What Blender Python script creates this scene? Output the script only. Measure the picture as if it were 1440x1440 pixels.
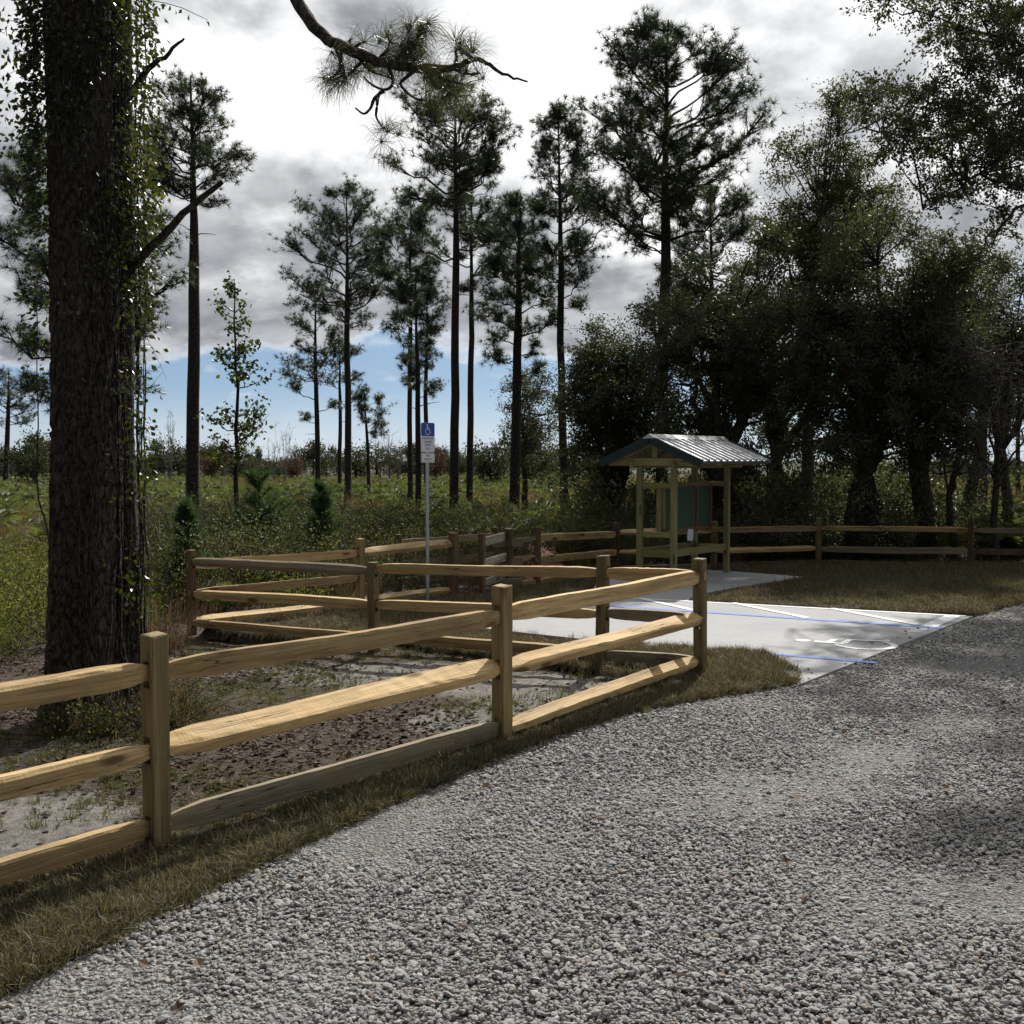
import bpy, bmesh, math, random
import numpy as np
from mathutils import Vector, Matrix, Euler

for o in list(bpy.data.objects): bpy.data.objects.remove(o)
SC = bpy.context.scene
COL = SC.collection
# ------------------------------------------------------------------ camera
F_PX, CX, CY, HOR, CAM_H = 1580.0, 720.0, 720.0, 648.0, 2.15
PITCH = math.atan((CY - HOR) / F_PX)
cam = bpy.data.cameras.new('camera'); cam_o = bpy.data.objects.new('camera', cam); COL.objects.link(cam_o)
cam.sensor_width = 36.0; cam.lens = 36.0 * F_PX / 1440.0; cam.clip_start = 0.05; cam.clip_end = 6000
cam_o.location = (0, 0, CAM_H); cam_o.rotation_euler = (math.pi / 2 - PITCH, 0, 0)
SC.camera = cam_o
# ------------------------------------------------------------------ sun, sky, exposure
SUN_AZ, SUN_EL = math.radians(18.8), math.radians(41)       # azimuth clockwise from +Y
SUN_DIR = Vector((math.sin(SUN_AZ) * math.cos(SUN_EL), math.cos(SUN_AZ) * math.cos(SUN_EL), math.sin(SUN_EL)))
sl = bpy.data.lights.new('sun', 'SUN'); sl.energy = 4.3; sl.angle = math.radians(0.55); sl.color = (1.0, 0.955, 0.885)
so = bpy.data.objects.new('sun', sl); COL.objects.link(so)
so.rotation_euler = (-SUN_DIR).to_track_quat('-Z', 'Y').to_euler()
so.location = (10, 20, 40)
SC.view_settings.view_transform = 'Standard'; SC.view_settings.look = 'None'
SC.view_settings.gamma = 1.0; SC.view_settings.use_curve_mapping = False
SC.view_settings.exposure = 0.54

def nd(nt, typ, **kw):
    n = nt.nodes.new(typ)
    for k, v in kw.items():
        if k == 'ins':
            for i, val in v.items():
                s = n.inputs[i]
                if hasattr(val, 'is_output'): nt.links.new(val, s)
                else: s.default_value = val
        else: setattr(n, k, v)
    return n
def math_(nt, op, a, b=None, c=None, clamp=False):
    ins = {0: a}
    if b is not None: ins[1] = b
    if c is not None: ins[2] = c
    return nd(nt, 'ShaderNodeMath', operation=op, use_clamp=clamp, ins=ins).outputs[0]
def maprange(nt, v, a, b, c, d, smooth=True):
    return nd(nt, 'ShaderNodeMapRange', interpolation_type='SMOOTHSTEP' if smooth else 'LINEAR', ins={0: v, 1: a, 2: b, 3: c, 4: d}).outputs[0]
def mixc(nt, f, a, b, blend='MIX'):
    n = nd(nt, 'ShaderNodeMix', data_type='RGBA', blend_type=blend)
    for i, val in ((0, f), (6, a), (7, b)):
        if hasattr(val, 'is_output'): nt.links.new(val, n.inputs[i])
        else: n.inputs[i].default_value = val if i == 0 else (tuple(val) + (1,))[:4]
    return n.outputs[2]

def build_world():
    w = bpy.data.worlds.new('World'); SC.world = w; w.use_nodes = True
    nt = w.node_tree; nt.nodes.clear()
    out = nd(nt, 'ShaderNodeOutputWorld')
    sky = nd(nt, 'ShaderNodeTexSky', sky_type='NISHITA', sun_disc=False, sun_elevation=SUN_EL, sun_rotation=SUN_AZ,
             altitude=10, air_density=1.0, dust_density=0.25, ozone_density=2.0)
    tc = nd(nt, 'ShaderNodeTexCoord')
    d = tc.outputs['Generated']
    sep = nd(nt, 'ShaderNodeSeparateXYZ', ins={0: d})
    z = math_(nt, 'MAXIMUM', sep.outputs[2], 0.0)
    zz = math_(nt, 'ADD', z, 0.42)
    px = math_(nt, 'DIVIDE', sep.outputs[0], zz); py = math_(nt, 'DIVIDE', sep.outputs[1], zz)
    P = nd(nt, 'ShaderNodeCombineXYZ', ins={0: px, 1: py, 2: 0.0}).outputs[0]
    up_ = nd(nt, 'ShaderNodeCombineXYZ', ins={0: sep.outputs[0], 1: sep.outputs[1], 2: math_(nt, 'ADD', z, 0.10)}).outputs[0]
    nt.links.new(nd(nt, 'ShaderNodeVectorMath', operation='NORMALIZE', ins={0: up_}).outputs[0], sky.inputs['Vector'])
    def noise(scale, off, detail=9, rough=0.55, dist=0.0):
        m = nd(nt, 'ShaderNodeVectorMath', operation='ADD', ins={0: P, 1: off})
        return nd(nt, 'ShaderNodeTexNoise', ins={'Vector': m.outputs[0], 'Scale': scale, 'Detail': detail, 'Roughness': rough, 'Distortion': dist}).outputs['Fac']
    n1 = noise(2.1, CLOUD_OFF1, 10, 0.56, 0.2)
    n2 = noise(2.9, CLOUD_OFF2, 8, 0.50, 0.15)
    n3 = noise(10.0, (3, 9, 1), 8, 0.58, 0.1)
    bias = maprange(nt, z, 0.025, 0.14, -0.30, 0.235)
    dens = maprange(nt, math_(nt, 'ADD', math_(nt, 'ADD', n1, bias), math_(nt, 'MULTIPLY', math_(nt, 'SUBTRACT', n3, 0.5), 0.30)), 0.46, 0.60, 0.0, 1.0)
    streak = math_(nt, 'MULTIPLY', maprange(nt, n3, 0.56, 0.78, 0.0, 0.8), maprange(nt, z, 0.015, 0.05, 0.0, 1.0))
    streak = math_(nt, 'MAXIMUM', streak, maprange(nt, z, 0.0, 0.07, 0.55, 0.0))
    dens = math_(nt, 'MAXIMUM', dens, streak)
    sd = nd(nt, 'ShaderNodeVectorMath', operation='DOT_PRODUCT', ins={0: d, 1: tuple(SUN_DIR)}).outputs['Value']
    glow = maprange(nt, sd, 0.78, 1.0, 0.0, 0.13)
    low = maprange(nt, z, 0.10, 0.27, -0.13, 0.03)
    lit = maprange(nt, math_(nt, 'ADD', math_(nt, 'ADD', math_(nt, 'ADD', n2, glow), low), math_(nt, 'MULTIPLY', math_(nt, 'SUBTRACT', n3, 0.5), 0.46)), 0.38, 0.74, 0.0, 1.0)
    lit = math_(nt, 'MAXIMUM', lit, math_(nt, 'MULTIPLY', streak, 0.8))
    # thin edges of a cloud are brighter than its belly
    edge = maprange(nt, dens, 0.35, 1.0, 0.55, 0.0)
    lit = math_(nt, 'MAXIMUM', lit, edge)
    away = maprange(nt, sd, -0.30, 0.86, 0.10, 1.0)          # clouds seen against the sun's side glow, those behind are duller
    n4 = noise(4.6, (4.2, 6.1, 2.0), 8, 0.56, 0.2)
    grey = mixc(nt, maprange(nt, n4, 0.36, 0.66, 0, 1), (0.19, 0.20, 0.222), (0.40, 0.41, 0.43))
    cc = mixc(nt, lit, grey, (0.92, 0.92, 0.92))
    cc = mixc(nt, 1.0, cc, nd(nt, 'ShaderNodeCombineXYZ', ins={0: away, 1: away, 2: away}).outputs[0], 'MULTIPLY')
    bg1 = nd(nt, 'ShaderNodeBackground', ins={0: sky.outputs[0], 1: 0.055})
    bg2 = nd(nt, 'ShaderNodeBackground', ins={0: cc, 1: 1.0})
    mx = nd(nt, 'ShaderNodeMixShader', ins={0: dens, 1: bg1.outputs[0], 2: bg2.outputs[0]})
    nt.links.new(mx.outputs[0], out.inputs[0])
CLOUD_OFF1, CLOUD_OFF2 = (2.3, 1.1, 0.0), (1.4, 8.2, 0.0)
build_world()

# ------------------------------------------------------------------ helpers
RN = np.random.default_rng(7)
def ray(px, py):
    u, v = (px - CX) / F_PX, -(py - CY) / F_PX
    return np.array([u, math.cos(PITCH) + v * math.sin(PITCH), -math.sin(PITCH) + v * math.cos(PITCH)])
def gp(px, py, z=0.0):
    d = ray(px, py); t = (z - CAM_H) / d[2]; return np.array([d[0] * t, d[1] * t])
def at(px, py, D):                      # a pixel at depth D metres
    d = ray(px, py); t = D / d[1]; return np.array([d[0] * t, D, CAM_H + d[2] * t])
def sstep(x, a, b):
    t = np.clip((x - a) / (b - a), 0, 1); return t * t * (3 - 2 * t)
def unit(v):
    v = np.asarray(v, float); return v / (np.linalg.norm(v, axis=-1, keepdims=True) + 1e-9)
def hash3(ix, iy, iz):
    h = (ix * 374761393 + iy * 668265263 + iz * 2147483647 + 1274126177) & 0xffffffff
    h = ((h ^ (h >> 13)) * 1274126177) & 0xffffffff
    h = h ^ (h >> 16)
    return (h & 0xffffff) / float(0xffffff)
def vnoise(p):
    p = np.asarray(p, float); i = np.floor(p).astype(np.int64); f = p - i; f = f * f * (3 - 2 * f); r = 0
    for dx in (0, 1):
        for dy in (0, 1):
            for dz in (0, 1):
                w = (f[:, 0] if dx else 1 - f[:, 0]) * (f[:, 1] if dy else 1 - f[:, 1]) * (f[:, 2] if dz else 1 - f[:, 2])
                r = r + w * hash3(i[:, 0] + dx, i[:, 1] + dy, i[:, 2] + dz)
    return r
def fbm(p, o=4):
    r, a, s = 0, 0.5, 0
    for _ in range(o):
        r = r + a * vnoise(p); s += a; a *= 0.5; p = np.asarray(p) * 2.03 + 11.7
    return r / s
def inpoly(P, poly):
    x, y = P[:, 0], P[:, 1]; c = np.zeros(len(P), bool); n = len(poly); j = n - 1
    for i in range(n):
        xi, yi = poly[i]; xj, yj = poly[j]
        m = ((yi > y) != (yj > y)) & (x < (xj - xi) * (y - yi) / (yj - yi + 1e-12) + xi)
        c ^= m; j = i
    return c
def polydist(P, poly, closed=True):
    d = np.full(len(P), 1e9); n = len(poly)
    for i in range(n if closed else n - 1):
        a = np.array(poly[i][:2], float); b = np.array(poly[(i + 1) % n][:2], float); ab = b - a
        t = np.clip(((P[:, :2] - a) @ ab) / (ab @ ab), 0, 1)
        d = np.minimum(d, np.linalg.norm(P[:, :2] - a - t[:, None] * ab, axis=1))
    return d

class MB:
    """collects vertices and faces, then links them as one mesh object"""
    def __init__(s): s.V, s.F, s.n, s.T = [], [], 0, []
    def add(s, V, F, tint=None):
        V = np.asarray(V, float).reshape(-1, 3)
        fs = F if isinstance(F, list) and len(F) and isinstance(F[0], np.ndarray) and F[0].ndim == 2 else None
        if fs is None:
            by = {}
            if isinstance(F, np.ndarray): fs = [F]
            else:
                for f in F: by.setdefault(len(f), []).append(f)
                fs = [np.array(v, int) for v in by.values()]
        for f in fs: s.F.append(np.asarray(f, int) + s.n)
        s.V.append(V); s.n += len(V)
        s.T.append(np.full(len(V), 0.5) if tint is None else np.broadcast_to(np.asarray(tint, float), (len(V),)))
        return s
    def box(s, lo, hi, R=None, o=None):
        x0, y0, z0 = lo; x1, y1, z1 = hi
        V = np.array([(x0, y0, z0), (x1, y0, z0), (x1, y1, z0), (x0, y1, z0), (x0, y0, z1), (x1, y0, z1), (x1, y1, z1), (x0, y1, z1)], float)
        if R is not None: V = V @ np.asarray(R).T
        if o is not None: V = V + np.asarray(o)
        return s.add(V, np.array([(0, 3, 2, 1), (4, 5, 6, 7), (0, 1, 5, 4), (1, 2, 6, 5), (2, 3, 7, 6), (3, 0, 4, 7)]))
    def tube(s, pts, rad, n=6, tint=None):
        P = np.asarray(pts, float); k = len(P); rad = np.broadcast_to(np.asarray(rad, float), (k,))
        T = np.gradient(P, axis=0); T = unit(T)
        ref = np.array([0, 0, 1.0]) if abs(T[0, 2]) < 0.9 else np.array([1.0, 0, 0])
        A = unit(np.cross(T, ref)); 
        bad = np.abs(T @ ref) > 0.97
        if bad.any(): A[bad] = unit(np.cross(T[bad], np.array([0.3, 0.9, 0.1])))
        B = np.cross(T, A)
        a = np.linspace(0, 2 * math.pi, n, endpoint=False)
        V = P[:, None] + rad[:, None, None] * (np.cos(a)[None, :, None] * A[:, None] + np.sin(a)[None, :, None] * B[:, None])
        i = np.arange(k - 1)[:, None] * n; j = np.arange(n)[None]; j2 = (j + 1) % n
        F = np.stack([i + j, i + j2, i + n + j2, i + n + j], -1).reshape(-1, 4)
        return s.add(V.reshape(-1, 3), F, tint)
    def build(s, name, mat, parent=None, smooth=False, mesh_only=False, loc=None):
        V = np.concatenate(s.V) if s.V else np.zeros((0, 3))
        me = bpy.data.meshes.new(name)
        me.vertices.add(len(V)); me.vertices.foreach_set('co', V.astype(np.float32).ravel())
        li = np.concatenate([f.ravel() for f in s.F]); tot = np.concatenate([np.full(len(f), f.shape[1]) for f in s.F])
        st = np.concatenate([[0], np.cumsum(tot)[:-1]])
        me.loops.add(len(li)); me.loops.foreach_set('vertex_index', li.astype(np.int32))
        me.polygons.add(len(tot)); me.polygons.foreach_set('loop_start', st.astype(np.int32)); me.polygons.foreach_set('loop_total', tot.astype(np.int32))
        me.update(calc_edges=True)
        if smooth: me.polygons.foreach_set('use_smooth', np.ones(len(tot), bool))
        else: me.polygons.foreach_set('use_smooth', np.zeros(len(tot), bool))
        at_ = me.attributes.new('tint', 'FLOAT', 'POINT'); at_.data.foreach_set('value', np.concatenate(s.T).astype(np.float32))
        if mat: me.materials.append(mat)
        if mesh_only: return me
        return link(name, me, parent, loc)
def link(name, me, parent=None, loc=None):
    o = bpy.data.objects.new(name, me); COL.objects.link(o)
    if parent is not None: o.parent = parent
    if loc is not None: o.location = loc
    return o
def tag(o, label=None, cat=None, group=None, kind=None):
    if label: o['label'] = label
    if cat: o['category'] = cat
    if group: o['group'] = group
    if kind: o['kind'] = kind
    return o
def empty(name, loc=(0, 0, 0), rz=0):
    o = bpy.data.objects.new(name, None); COL.objects.link(o); o.location = loc; o.rotation_euler = (0, 0, rz)
    o.empty_display_size = 0.1; return o

# ------------------------------------------------------------------ materials
def newmat(name):
    m = bpy.data.materials.new(name); m.use_nodes = True; nt = m.node_tree; nt.nodes.clear()
    return m, nt, nd(nt, 'ShaderNodeOutputMaterial')
def tnoise(nt, scale, vec=None, detail=5, rough=0.55, which='Fac', dist=0.0):
    n = nd(nt, 'ShaderNodeTexNoise', ins={'Scale': scale, 'Detail': detail, 'Roughness': rough, 'Distortion': dist})
    if vec is not None: nt.links.new(vec, n.inputs['Vector'])
    return n.outputs[which]
def scaled(nt, vec, s):
    return nd(nt, 'ShaderNodeVectorMath', operation='MULTIPLY', ins={0: vec, 1: s}).outputs[0]
def bump(nt, h, strength=0.5, dist=0.01, normal=None):
    b = nd(nt, 'ShaderNodeBump', ins={'Height': h, 'Strength': strength, 'Distance': dist})
    if normal is not None: nt.links.new(normal, b.inputs['Normal'])
    return b.outputs[0]
def princ(nt, out, col, rough=0.8, normal=None, metallic=0.0, spec=0.3):
    p = nd(nt, 'ShaderNodeBsdfPrincipled')
    for k, v in (('Base Color', col), ('Roughness', rough), ('Metallic', metallic), ('Specular IOR Level', spec)):
        if hasattr(v, 'is_output'): nt.links.new(v, p.inputs[k])
        else: p.inputs[k].default_value = (tuple(v) + (1,))[:4] if k == 'Base Color' else v
    if normal is not None: nt.links.new(normal, p.inputs['Normal'])
    if out is not None: nt.links.new(p.outputs[0], out.inputs[0])
    return p
def leafmat(name, c1, c2, c3, trans=0.35, rough=0.45, spec=0.35, tcol=None):
    """foliage: per-leaf tint between three colours, part of the light passing through"""
    m, nt, out = newmat(name)
    t = nd(nt, 'ShaderNodeAttribute', attribute_name='tint').outputs['Fac']
    r = nd(nt, 'ShaderNodeObjectInfo').outputs['Random']
    t = math_(nt, 'ADD', t, math_(nt, 'MULTIPLY', math_(nt, 'SUBTRACT', r, 0.5), 0.35), clamp=True)
    cr = nd(nt, 'ShaderNodeValToRGB', ins={0: t}); e = cr.color_ramp.elements
    e[0].color = (*c1, 1); e[1].color = (*c3, 1); x = e.new(0.5); x.color = (*c2, 1)
    c = cr.outputs[0]
    p = princ(nt, None, c, rough, spec=spec)
    tc = mixc(nt, 1.0, c, tcol or (1.5, 1.6, 0.7), 'MULTIPLY')
    tr = nd(nt, 'ShaderNodeBsdfTranslucent', ins={0: tc})
    mx = nd(nt, 'ShaderNodeMixShader', ins={0: trans, 1: p.outputs[0], 2: tr.outputs[0]})
    nt.links.new(mx.outputs[0], out.inputs[0]); return m
def woodmat(name, base, dark, axis, green=0.0, greycol=(0.22, 0.20, 0.17), greyamt=0.25, rough=0.75):
    m, nt, out = newmat(name)
    v = nd(nt, 'ShaderNodeTexCoord').outputs['Object']
    oi = nd(nt, 'ShaderNodeObjectInfo')
    loc = nd(nt, 'ShaderNodeVectorMath', operation='SCALE', ins={0: oi.outputs['Location'], 3: 3.7}).outputs[0]
    v2 = nd(nt, 'ShaderNodeVectorMath', operation='ADD', ins={0: v, 1: loc}).outputs[0]
    s = [14.0, 14.0, 14.0]; s[axis] = 0.9
    s2 = [70.0, 70.0, 70.0]; s2[axis] = 2.2
    g = tnoise(nt, 1.0, scaled(nt, v2, s), 4, 0.6, dist=0.6)
    f = tnoise(nt, 1.0, scaled(nt, v2, s2), 3, 0.6)
    blot = tnoise(nt, 2.2, v2, 4, 0.6)
    saw = [6.0, 6.0, 6.0]; saw[axis] = 55.0
    sw = tnoise(nt, 1.0, scaled(nt, v2, saw), 2, 0.5)
    c = mixc(nt, maprange(nt, g, 0.40, 0.66, 0, 1), base, dark)
    c = mixc(nt, math_(nt, 'MULTIPLY', maprange(nt, f, 0.42, 0.72, 0, 1), 0.55), c, tuple(x * 0.55 for x in dark))
    # knots
    ks = [5.5, 5.5, 5.5]; ks[axis] = 1.6
    k = nd(nt, 'ShaderNodeTexVoronoi', ins={'Vector': scaled(nt, v2, ks), 'Scale': 1.0}).outputs['Distance']
    c = mixc(nt, maprange(nt, k, 0.10, 0.22, 0.85, 0.0), c, (0.075, 0.032, 0.014))
    c = mixc(nt, math_(nt, 'MULTIPLY', maprange(nt, blot, 0.42, 0.7, 0, 1), greyamt), c, greycol)
    ck = [24.0, 24.0, 24.0]; ck[axis] = 0.55
    crack = tnoise(nt, 1.0, scaled(nt, v2, ck), 2, 0.5)
    ckm = maprange(nt, math_(nt, 'ABSOLUTE', math_(nt, 'SUBTRACT', crack, 0.5)), 0.0, 0.012, 1.0, 0.0)
    ckm = math_(nt, 'MULTIPLY', ckm, maprange(nt, blot, 0.45, 0.6, 0, 0.85))
    c = mixc(nt, ckm, c, (0.035, 0.022, 0.012))
    if green: c = mixc(nt, green, c, (0.22, 0.25, 0.11))
    val = math_(nt, 'ADD', 0.72, math_(nt, 'MULTIPLY', oi.outputs['Random'], 0.5))
    hs = nd(nt, 'ShaderNodeHueSaturation', ins={'Value': val, 'Color': c})
    h = math_(nt, 'ADD', math_(nt, 'MULTIPLY', f, 0.6), math_(nt, 'MULTIPLY', sw, 0.4))
    princ(nt, out, hs.outputs[0], rough, bump(nt, math_(nt, 'SUBTRACT', h, ckm), 0.8, 0.008), spec=0.2)
    return m
M = {}
M['rail'] = woodmat('rail_wood', (0.54, 0.385, 0.185), (0.37, 0.245, 0.11), 0, greyamt=0.15)
M['rail_grey'] = woodmat('weathered_rail_wood', (0.36, 0.29, 0.18), (0.25, 0.20, 0.125), 0, greyamt=0.6)
M['board'] = woodmat('pale_board_wood', (0.52, 0.46, 0.36), (0.40, 0.34, 0.25), 0, greyamt=0.4)
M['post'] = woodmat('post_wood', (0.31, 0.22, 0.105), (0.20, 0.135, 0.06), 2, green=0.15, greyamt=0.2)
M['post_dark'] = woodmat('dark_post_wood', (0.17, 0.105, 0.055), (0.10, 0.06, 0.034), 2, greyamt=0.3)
M['kiosk'] = woodmat('treated_timber', (0.42, 0.36, 0.175), (0.31, 0.25, 0.115), 2, green=0.25, greyamt=0.1)
M['kiosk_h'] = woodmat('treated_timber_level', (0.44, 0.37, 0.16), (0.32, 0.25, 0.10), 0, green=0.25, greyamt=0.1)
M['kiosk_y'] = woodmat('treated_timber_cross', (0.44, 0.37, 0.16), (0.32, 0.25, 0.10), 1, green=0.25, greyamt=0.1)
M['cedar'] = woodmat('board_frame_wood', (0.27, 0.165, 0.085), (0.19, 0.11, 0.055), 0, greyamt=0.05)
M['cedar_v'] = woodmat('board_stile_wood', (0.27, 0.165, 0.085), (0.19, 0.11, 0.055), 2, greyamt=0.05)

def simple(name, col, rough=0.6, metallic=0.0, spec=0.4, var=0.12, scale=8.0, bs=0.0):
    m, nt, out = newmat(name)
    v = nd(nt, 'ShaderNodeTexCoord').outputs['Object']
    n = tnoise(nt, scale, v, 5, 0.6)
    c = mixc(nt, maprange(nt, n, 0.3, 0.7, 0, 1), tuple(x * (1 - var) for x in col), tuple(min(1, x * (1 + var)) for x in col))
    rr = math_(nt, 'ADD', rough - 0.08, math_(nt, 'MULTIPLY', n, 0.16))
    princ(nt, out, c, rr, bump(nt, n, bs, 0.004) if bs else None, metallic, spec); return m
M['galv'] = simple('galvanised_steel', (0.42, 0.44, 0.45), 0.42, 0.9, 0.5)
M['roof_metal'] = simple('roof_sheet_metal', (0.62, 0.63, 0.65), 0.28, 0.85, 0.5, 0.06)
M['green_trim'] = simple('green_trim_metal', (0.012, 0.030, 0.031), 0.4, 0.0, 0.5)
M['green_panel'] = simple('green_board_panel', (0.055, 0.098, 0.072), 0.7, 0.0, 0.3)
M['paper'] = simple('paper', (0.78, 0.78, 0.80), 0.8, 0.0, 0.2, 0.03)
M['sign_blue'] = simple('sign_blue', (0.012, 0.055, 0.36), 0.4, 0.0, 0.5, 0.03)
M['sign_white'] = simple('sign_white', (0.72, 0.73, 0.74), 0.4, 0.0, 0.5, 0.03)
M['sign_black'] = simple('sign_black', (0.03, 0.03, 0.035), 0.5)
M['dark'] = simple('hollow_dark', (0.03, 0.02, 0.015), 0.9)

def concrete_mat():
    m, nt, out = newmat('concrete')
    v = nd(nt, 'ShaderNodeTexCoord').outputs['Object']
    a = tnoise(nt, 0.7, v, 6, 0.6); b = tnoise(nt, 9, v, 6, 0.65); f = tnoise(nt, 160, v, 3, 0.7)
    broom = tnoise(nt, 1.0, scaled(nt, v, (160, 12, 10)), 2, 0.6)
    c = mixc(nt, maprange(nt, a, 0.35, 0.7, 0, 1), (0.325, 0.328, 0.332), (0.265, 0.268, 0.274))
    c = mixc(nt, math_(nt, 'MULTIPLY', maprange(nt, b, 0.4, 0.75, 0, 1), 0.35), c, (0.225, 0.225, 0.225))
    c = mixc(nt, math_(nt, 'MULTIPLY', f, 0.25), c, (0.37, 0.37, 0.375))
    h = math_(nt, 'ADD', math_(nt, 'MULTIPLY', f, 0.5), math_(nt, 'MULTIPLY', broom, 0.5))
    princ(nt, out, c, 0.85, bump(nt, h, 0.25, 0.003), spec=0.25); return m
M['concrete'] = concrete_mat()
def paint_mat(name, col, wear=0.45):
    m, nt, out = newmat(name)
    v = nd(nt, 'ShaderNodeTexCoord').outputs['Object']
    b = tnoise(nt, 26, v, 6, 0.7); a = tnoise(nt, 2.0, v, 3)
    k = maprange(nt, math_(nt, 'ADD', b, math_(nt, 'MULTIPLY', math_(nt, 'SUBTRACT', a, 0.5), 0.4)), 0.55, 0.72, 0, wear)
    c = mixc(nt, k, col, (0.34, 0.34, 0.335))
    princ(nt, out, c, 0.7, bump(nt, b, 0.15, 0.002), spec=0.3); return m
M['paint_white'] = paint_mat('white_marking_paint', (0.66, 0.66, 0.66), .6)
M['paint_blue'] = paint_mat('blue_marking_paint', (0.05, 0.13, 0.46), 0.35)

def ground_mat():
    m, nt, out = newmat('ground_soil')
    v = nd(nt, 'ShaderNodeTexCoord').outputs['Object']
    sand = nd(nt, 'ShaderNodeAttribute', attribute_name='sand').outputs['Fac']
    grass = nd(nt, 'ShaderNodeAttribute', attribute_name='grass').outputs['Fac']
    field = nd(nt, 'ShaderNodeAttribute', attribute_name='field').outputs['Fac']
    a = tnoise(nt, 1.4, v, 8, 0.65); b = tnoise(nt, 14, v, 8, 0.7); f = tnoise(nt, 70, v, 5, 0.7)
    soil = mixc(nt, maprange(nt, b, 0.38, 0.66, 0, 1), (0.040, 0.032, 0.026), (0.10, 0.076, 0.055))
    soil = mixc(nt, maprange(nt, f, 0.52, 0.7, 0, 0.7), soil, (0.15, 0.115, 0.085))
    sc = mixc(nt, maprange(nt, b, 0.3, 0.7, 0, 1), (0.12, 0.11, 0.10), (0.26, 0.245, 0.225))
    sc = mixc(nt, maprange(nt, f, 0.54, 0.72, 0, 0.6), sc, (0.06, 0.05, 0.045))
    sm = maprange(nt, math_(nt, 'ADD', sand, math_(nt, 'MULTIPLY', math_(nt, 'SUBTRACT', a, 0.5), 1.1)), 0.4, 0.62, 0, 1)
    c = mixc(nt, sm, soil, sc)
    gc = mixc(nt, maprange(nt, b, 0.35, 0.65, 0, 1), (0.04, 0.035, 0.017), (0.085, 0.07, 0.036))
    c = mixc(nt, maprange(nt, math_(nt, 'ADD', grass, math_(nt, 'MULTIPLY', math_(nt, 'SUBTRACT', a, 0.5), 0.7)), 0.4, 0.7, 0, 1), c, gc)
    fc = mixc(nt, maprange(nt, tnoise(nt, 0.25, v, 6, 0.6), 0.4, 0.62, 0, 1), (0.034, 0.04, 0.02), (0.062, 0.055, 0.032))
    c = mixc(nt, field, c, fc)
    h = math_(nt, 'ADD', math_(nt, 'MULTIPLY', b, 0.7), math_(nt, 'MULTIPLY', f, 0.3))
    princ(nt, out, c, 0.95, bump(nt, h, 0.9, 0.05), spec=0.15); return m
M['ground'] = ground_mat()
def gravel_base_mat():
    m, nt, out = newmat('gravel_bed')
    v = nd(nt, 'ShaderNodeTexCoord').outputs['Object']
    vo = nd(nt, 'ShaderNodeTexVoronoi', ins={'Vector': v, 'Scale': 46.0, 'Randomness': 1.0})
    dist, colr = vo.outputs['Distance'], vo.outputs['Color']
    sep = nd(nt, 'ShaderNodeSeparateXYZ', ins={0: colr})
    c = mixc(nt, sep.outputs[0], (0.12, 0.118, 0.116), (0.36, 0.35, 0.335))
    c = mixc(nt, maprange(nt, dist, 0.25, 0.6, 0, 0.8), c, (0.09, 0.087, 0.083))
    big = tnoise(nt, 0.8, v, 6, 0.6)
    c = mixc(nt, maprange(nt, big, 0.4, 0.7, 0, 0.45), c, (0.13, 0.12, 0.11))
    h = math_(nt, 'SUBTRACT', 0.6, dist)
    princ(nt, out, c, 0.9, bump(nt, h, 1.0, 0.02), spec=0.25); return m
M['gravel_bed'] = gravel_base_mat()
def stone_mat(name, c1, c2, c3):
    m, nt, out = newmat(name)
    v = nd(nt, 'ShaderNodeTexCoord').outputs['Object']
    r = nd(nt, 'ShaderNodeObjectInfo').outputs['Random']
    cr = nd(nt, 'ShaderNodeValToRGB', ins={0: r}); e = cr.color_ramp.elements
    e[0].color = (*c1, 1); e[1].color = (*c3, 1); x = e.new(0.55); x.color = (*c2, 1)
    x = e.new(0.97); x.color = (0.30, 0.27, 0.23, 1); x = e.new(0.985); x.color = (0.22, 0.13, 0.075, 1)
    n = tnoise(nt, 60, v, 4, 0.7)
    c = mixc(nt, maprange(nt, n, 0.4, 0.65, 0, 0.45), cr.outputs[0], (0.12, 0.12, 0.118))
    princ(nt, out, c, 0.82, bump(nt, n, 0.5, 0.003), spec=0.3); return m
M['stone'] = stone_mat('crushed_limestone', (0.22, 0.22, 0.218), (0.375, 0.37, 0.36), (0.54, 0.53, 0.51))
M['turf'] = leafmat('dormant_turf', (0.04, 0.039, 0.021), (0.10, 0.088, 0.052), (0.29, 0.25, 0.165), 0.25, 0.6, 0.2, (1.2, 1.1, 0.6))
M['turf_soil'] = simple('turf_soil', (0.04, 0.033, 0.02), 0.95, 0, 0.1, 0.5, 30.0, 0.8)
M['needles'] = leafmat('pine_needles', (0.028, 0.042, 0.023), (0.046, 0.064, 0.034), (0.076, 0.092, 0.05), 0.22, 0.4, 0.4, (1.3, 1.5, 0.6))
M['needles_near'] = leafmat('long_pine_needles', (0.030, 0.040, 0.020), (0.052, 0.064, 0.030), (0.10, 0.105, 0.045), 0.28, 0.4, 0.4, (1.5, 1.4, 0.6))
M['sapling'] = leafmat('young_pine_needles', (0.02, 0.05, 0.018), (0.035, 0.075, 0.028), (0.06, 0.11, 0.04), 0.25, 0.45, 0.3)
M['oak'] = leafmat('oak_leaves', (0.044, 0.052, 0.028), (0.078, 0.088, 0.045), (0.125, 0.132, 0.07), 0.32, 0.5, 0.35, (1.35, 1.4, 0.75))
M['oak_light'] = leafmat('laurel_oak_leaves', (0.042, 0.05, 0.025), (0.07, 0.08, 0.038), (0.12, 0.125, 0.066), 0.36, 0.55, 0.25, (1.35, 1.4, 0.75))
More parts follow.
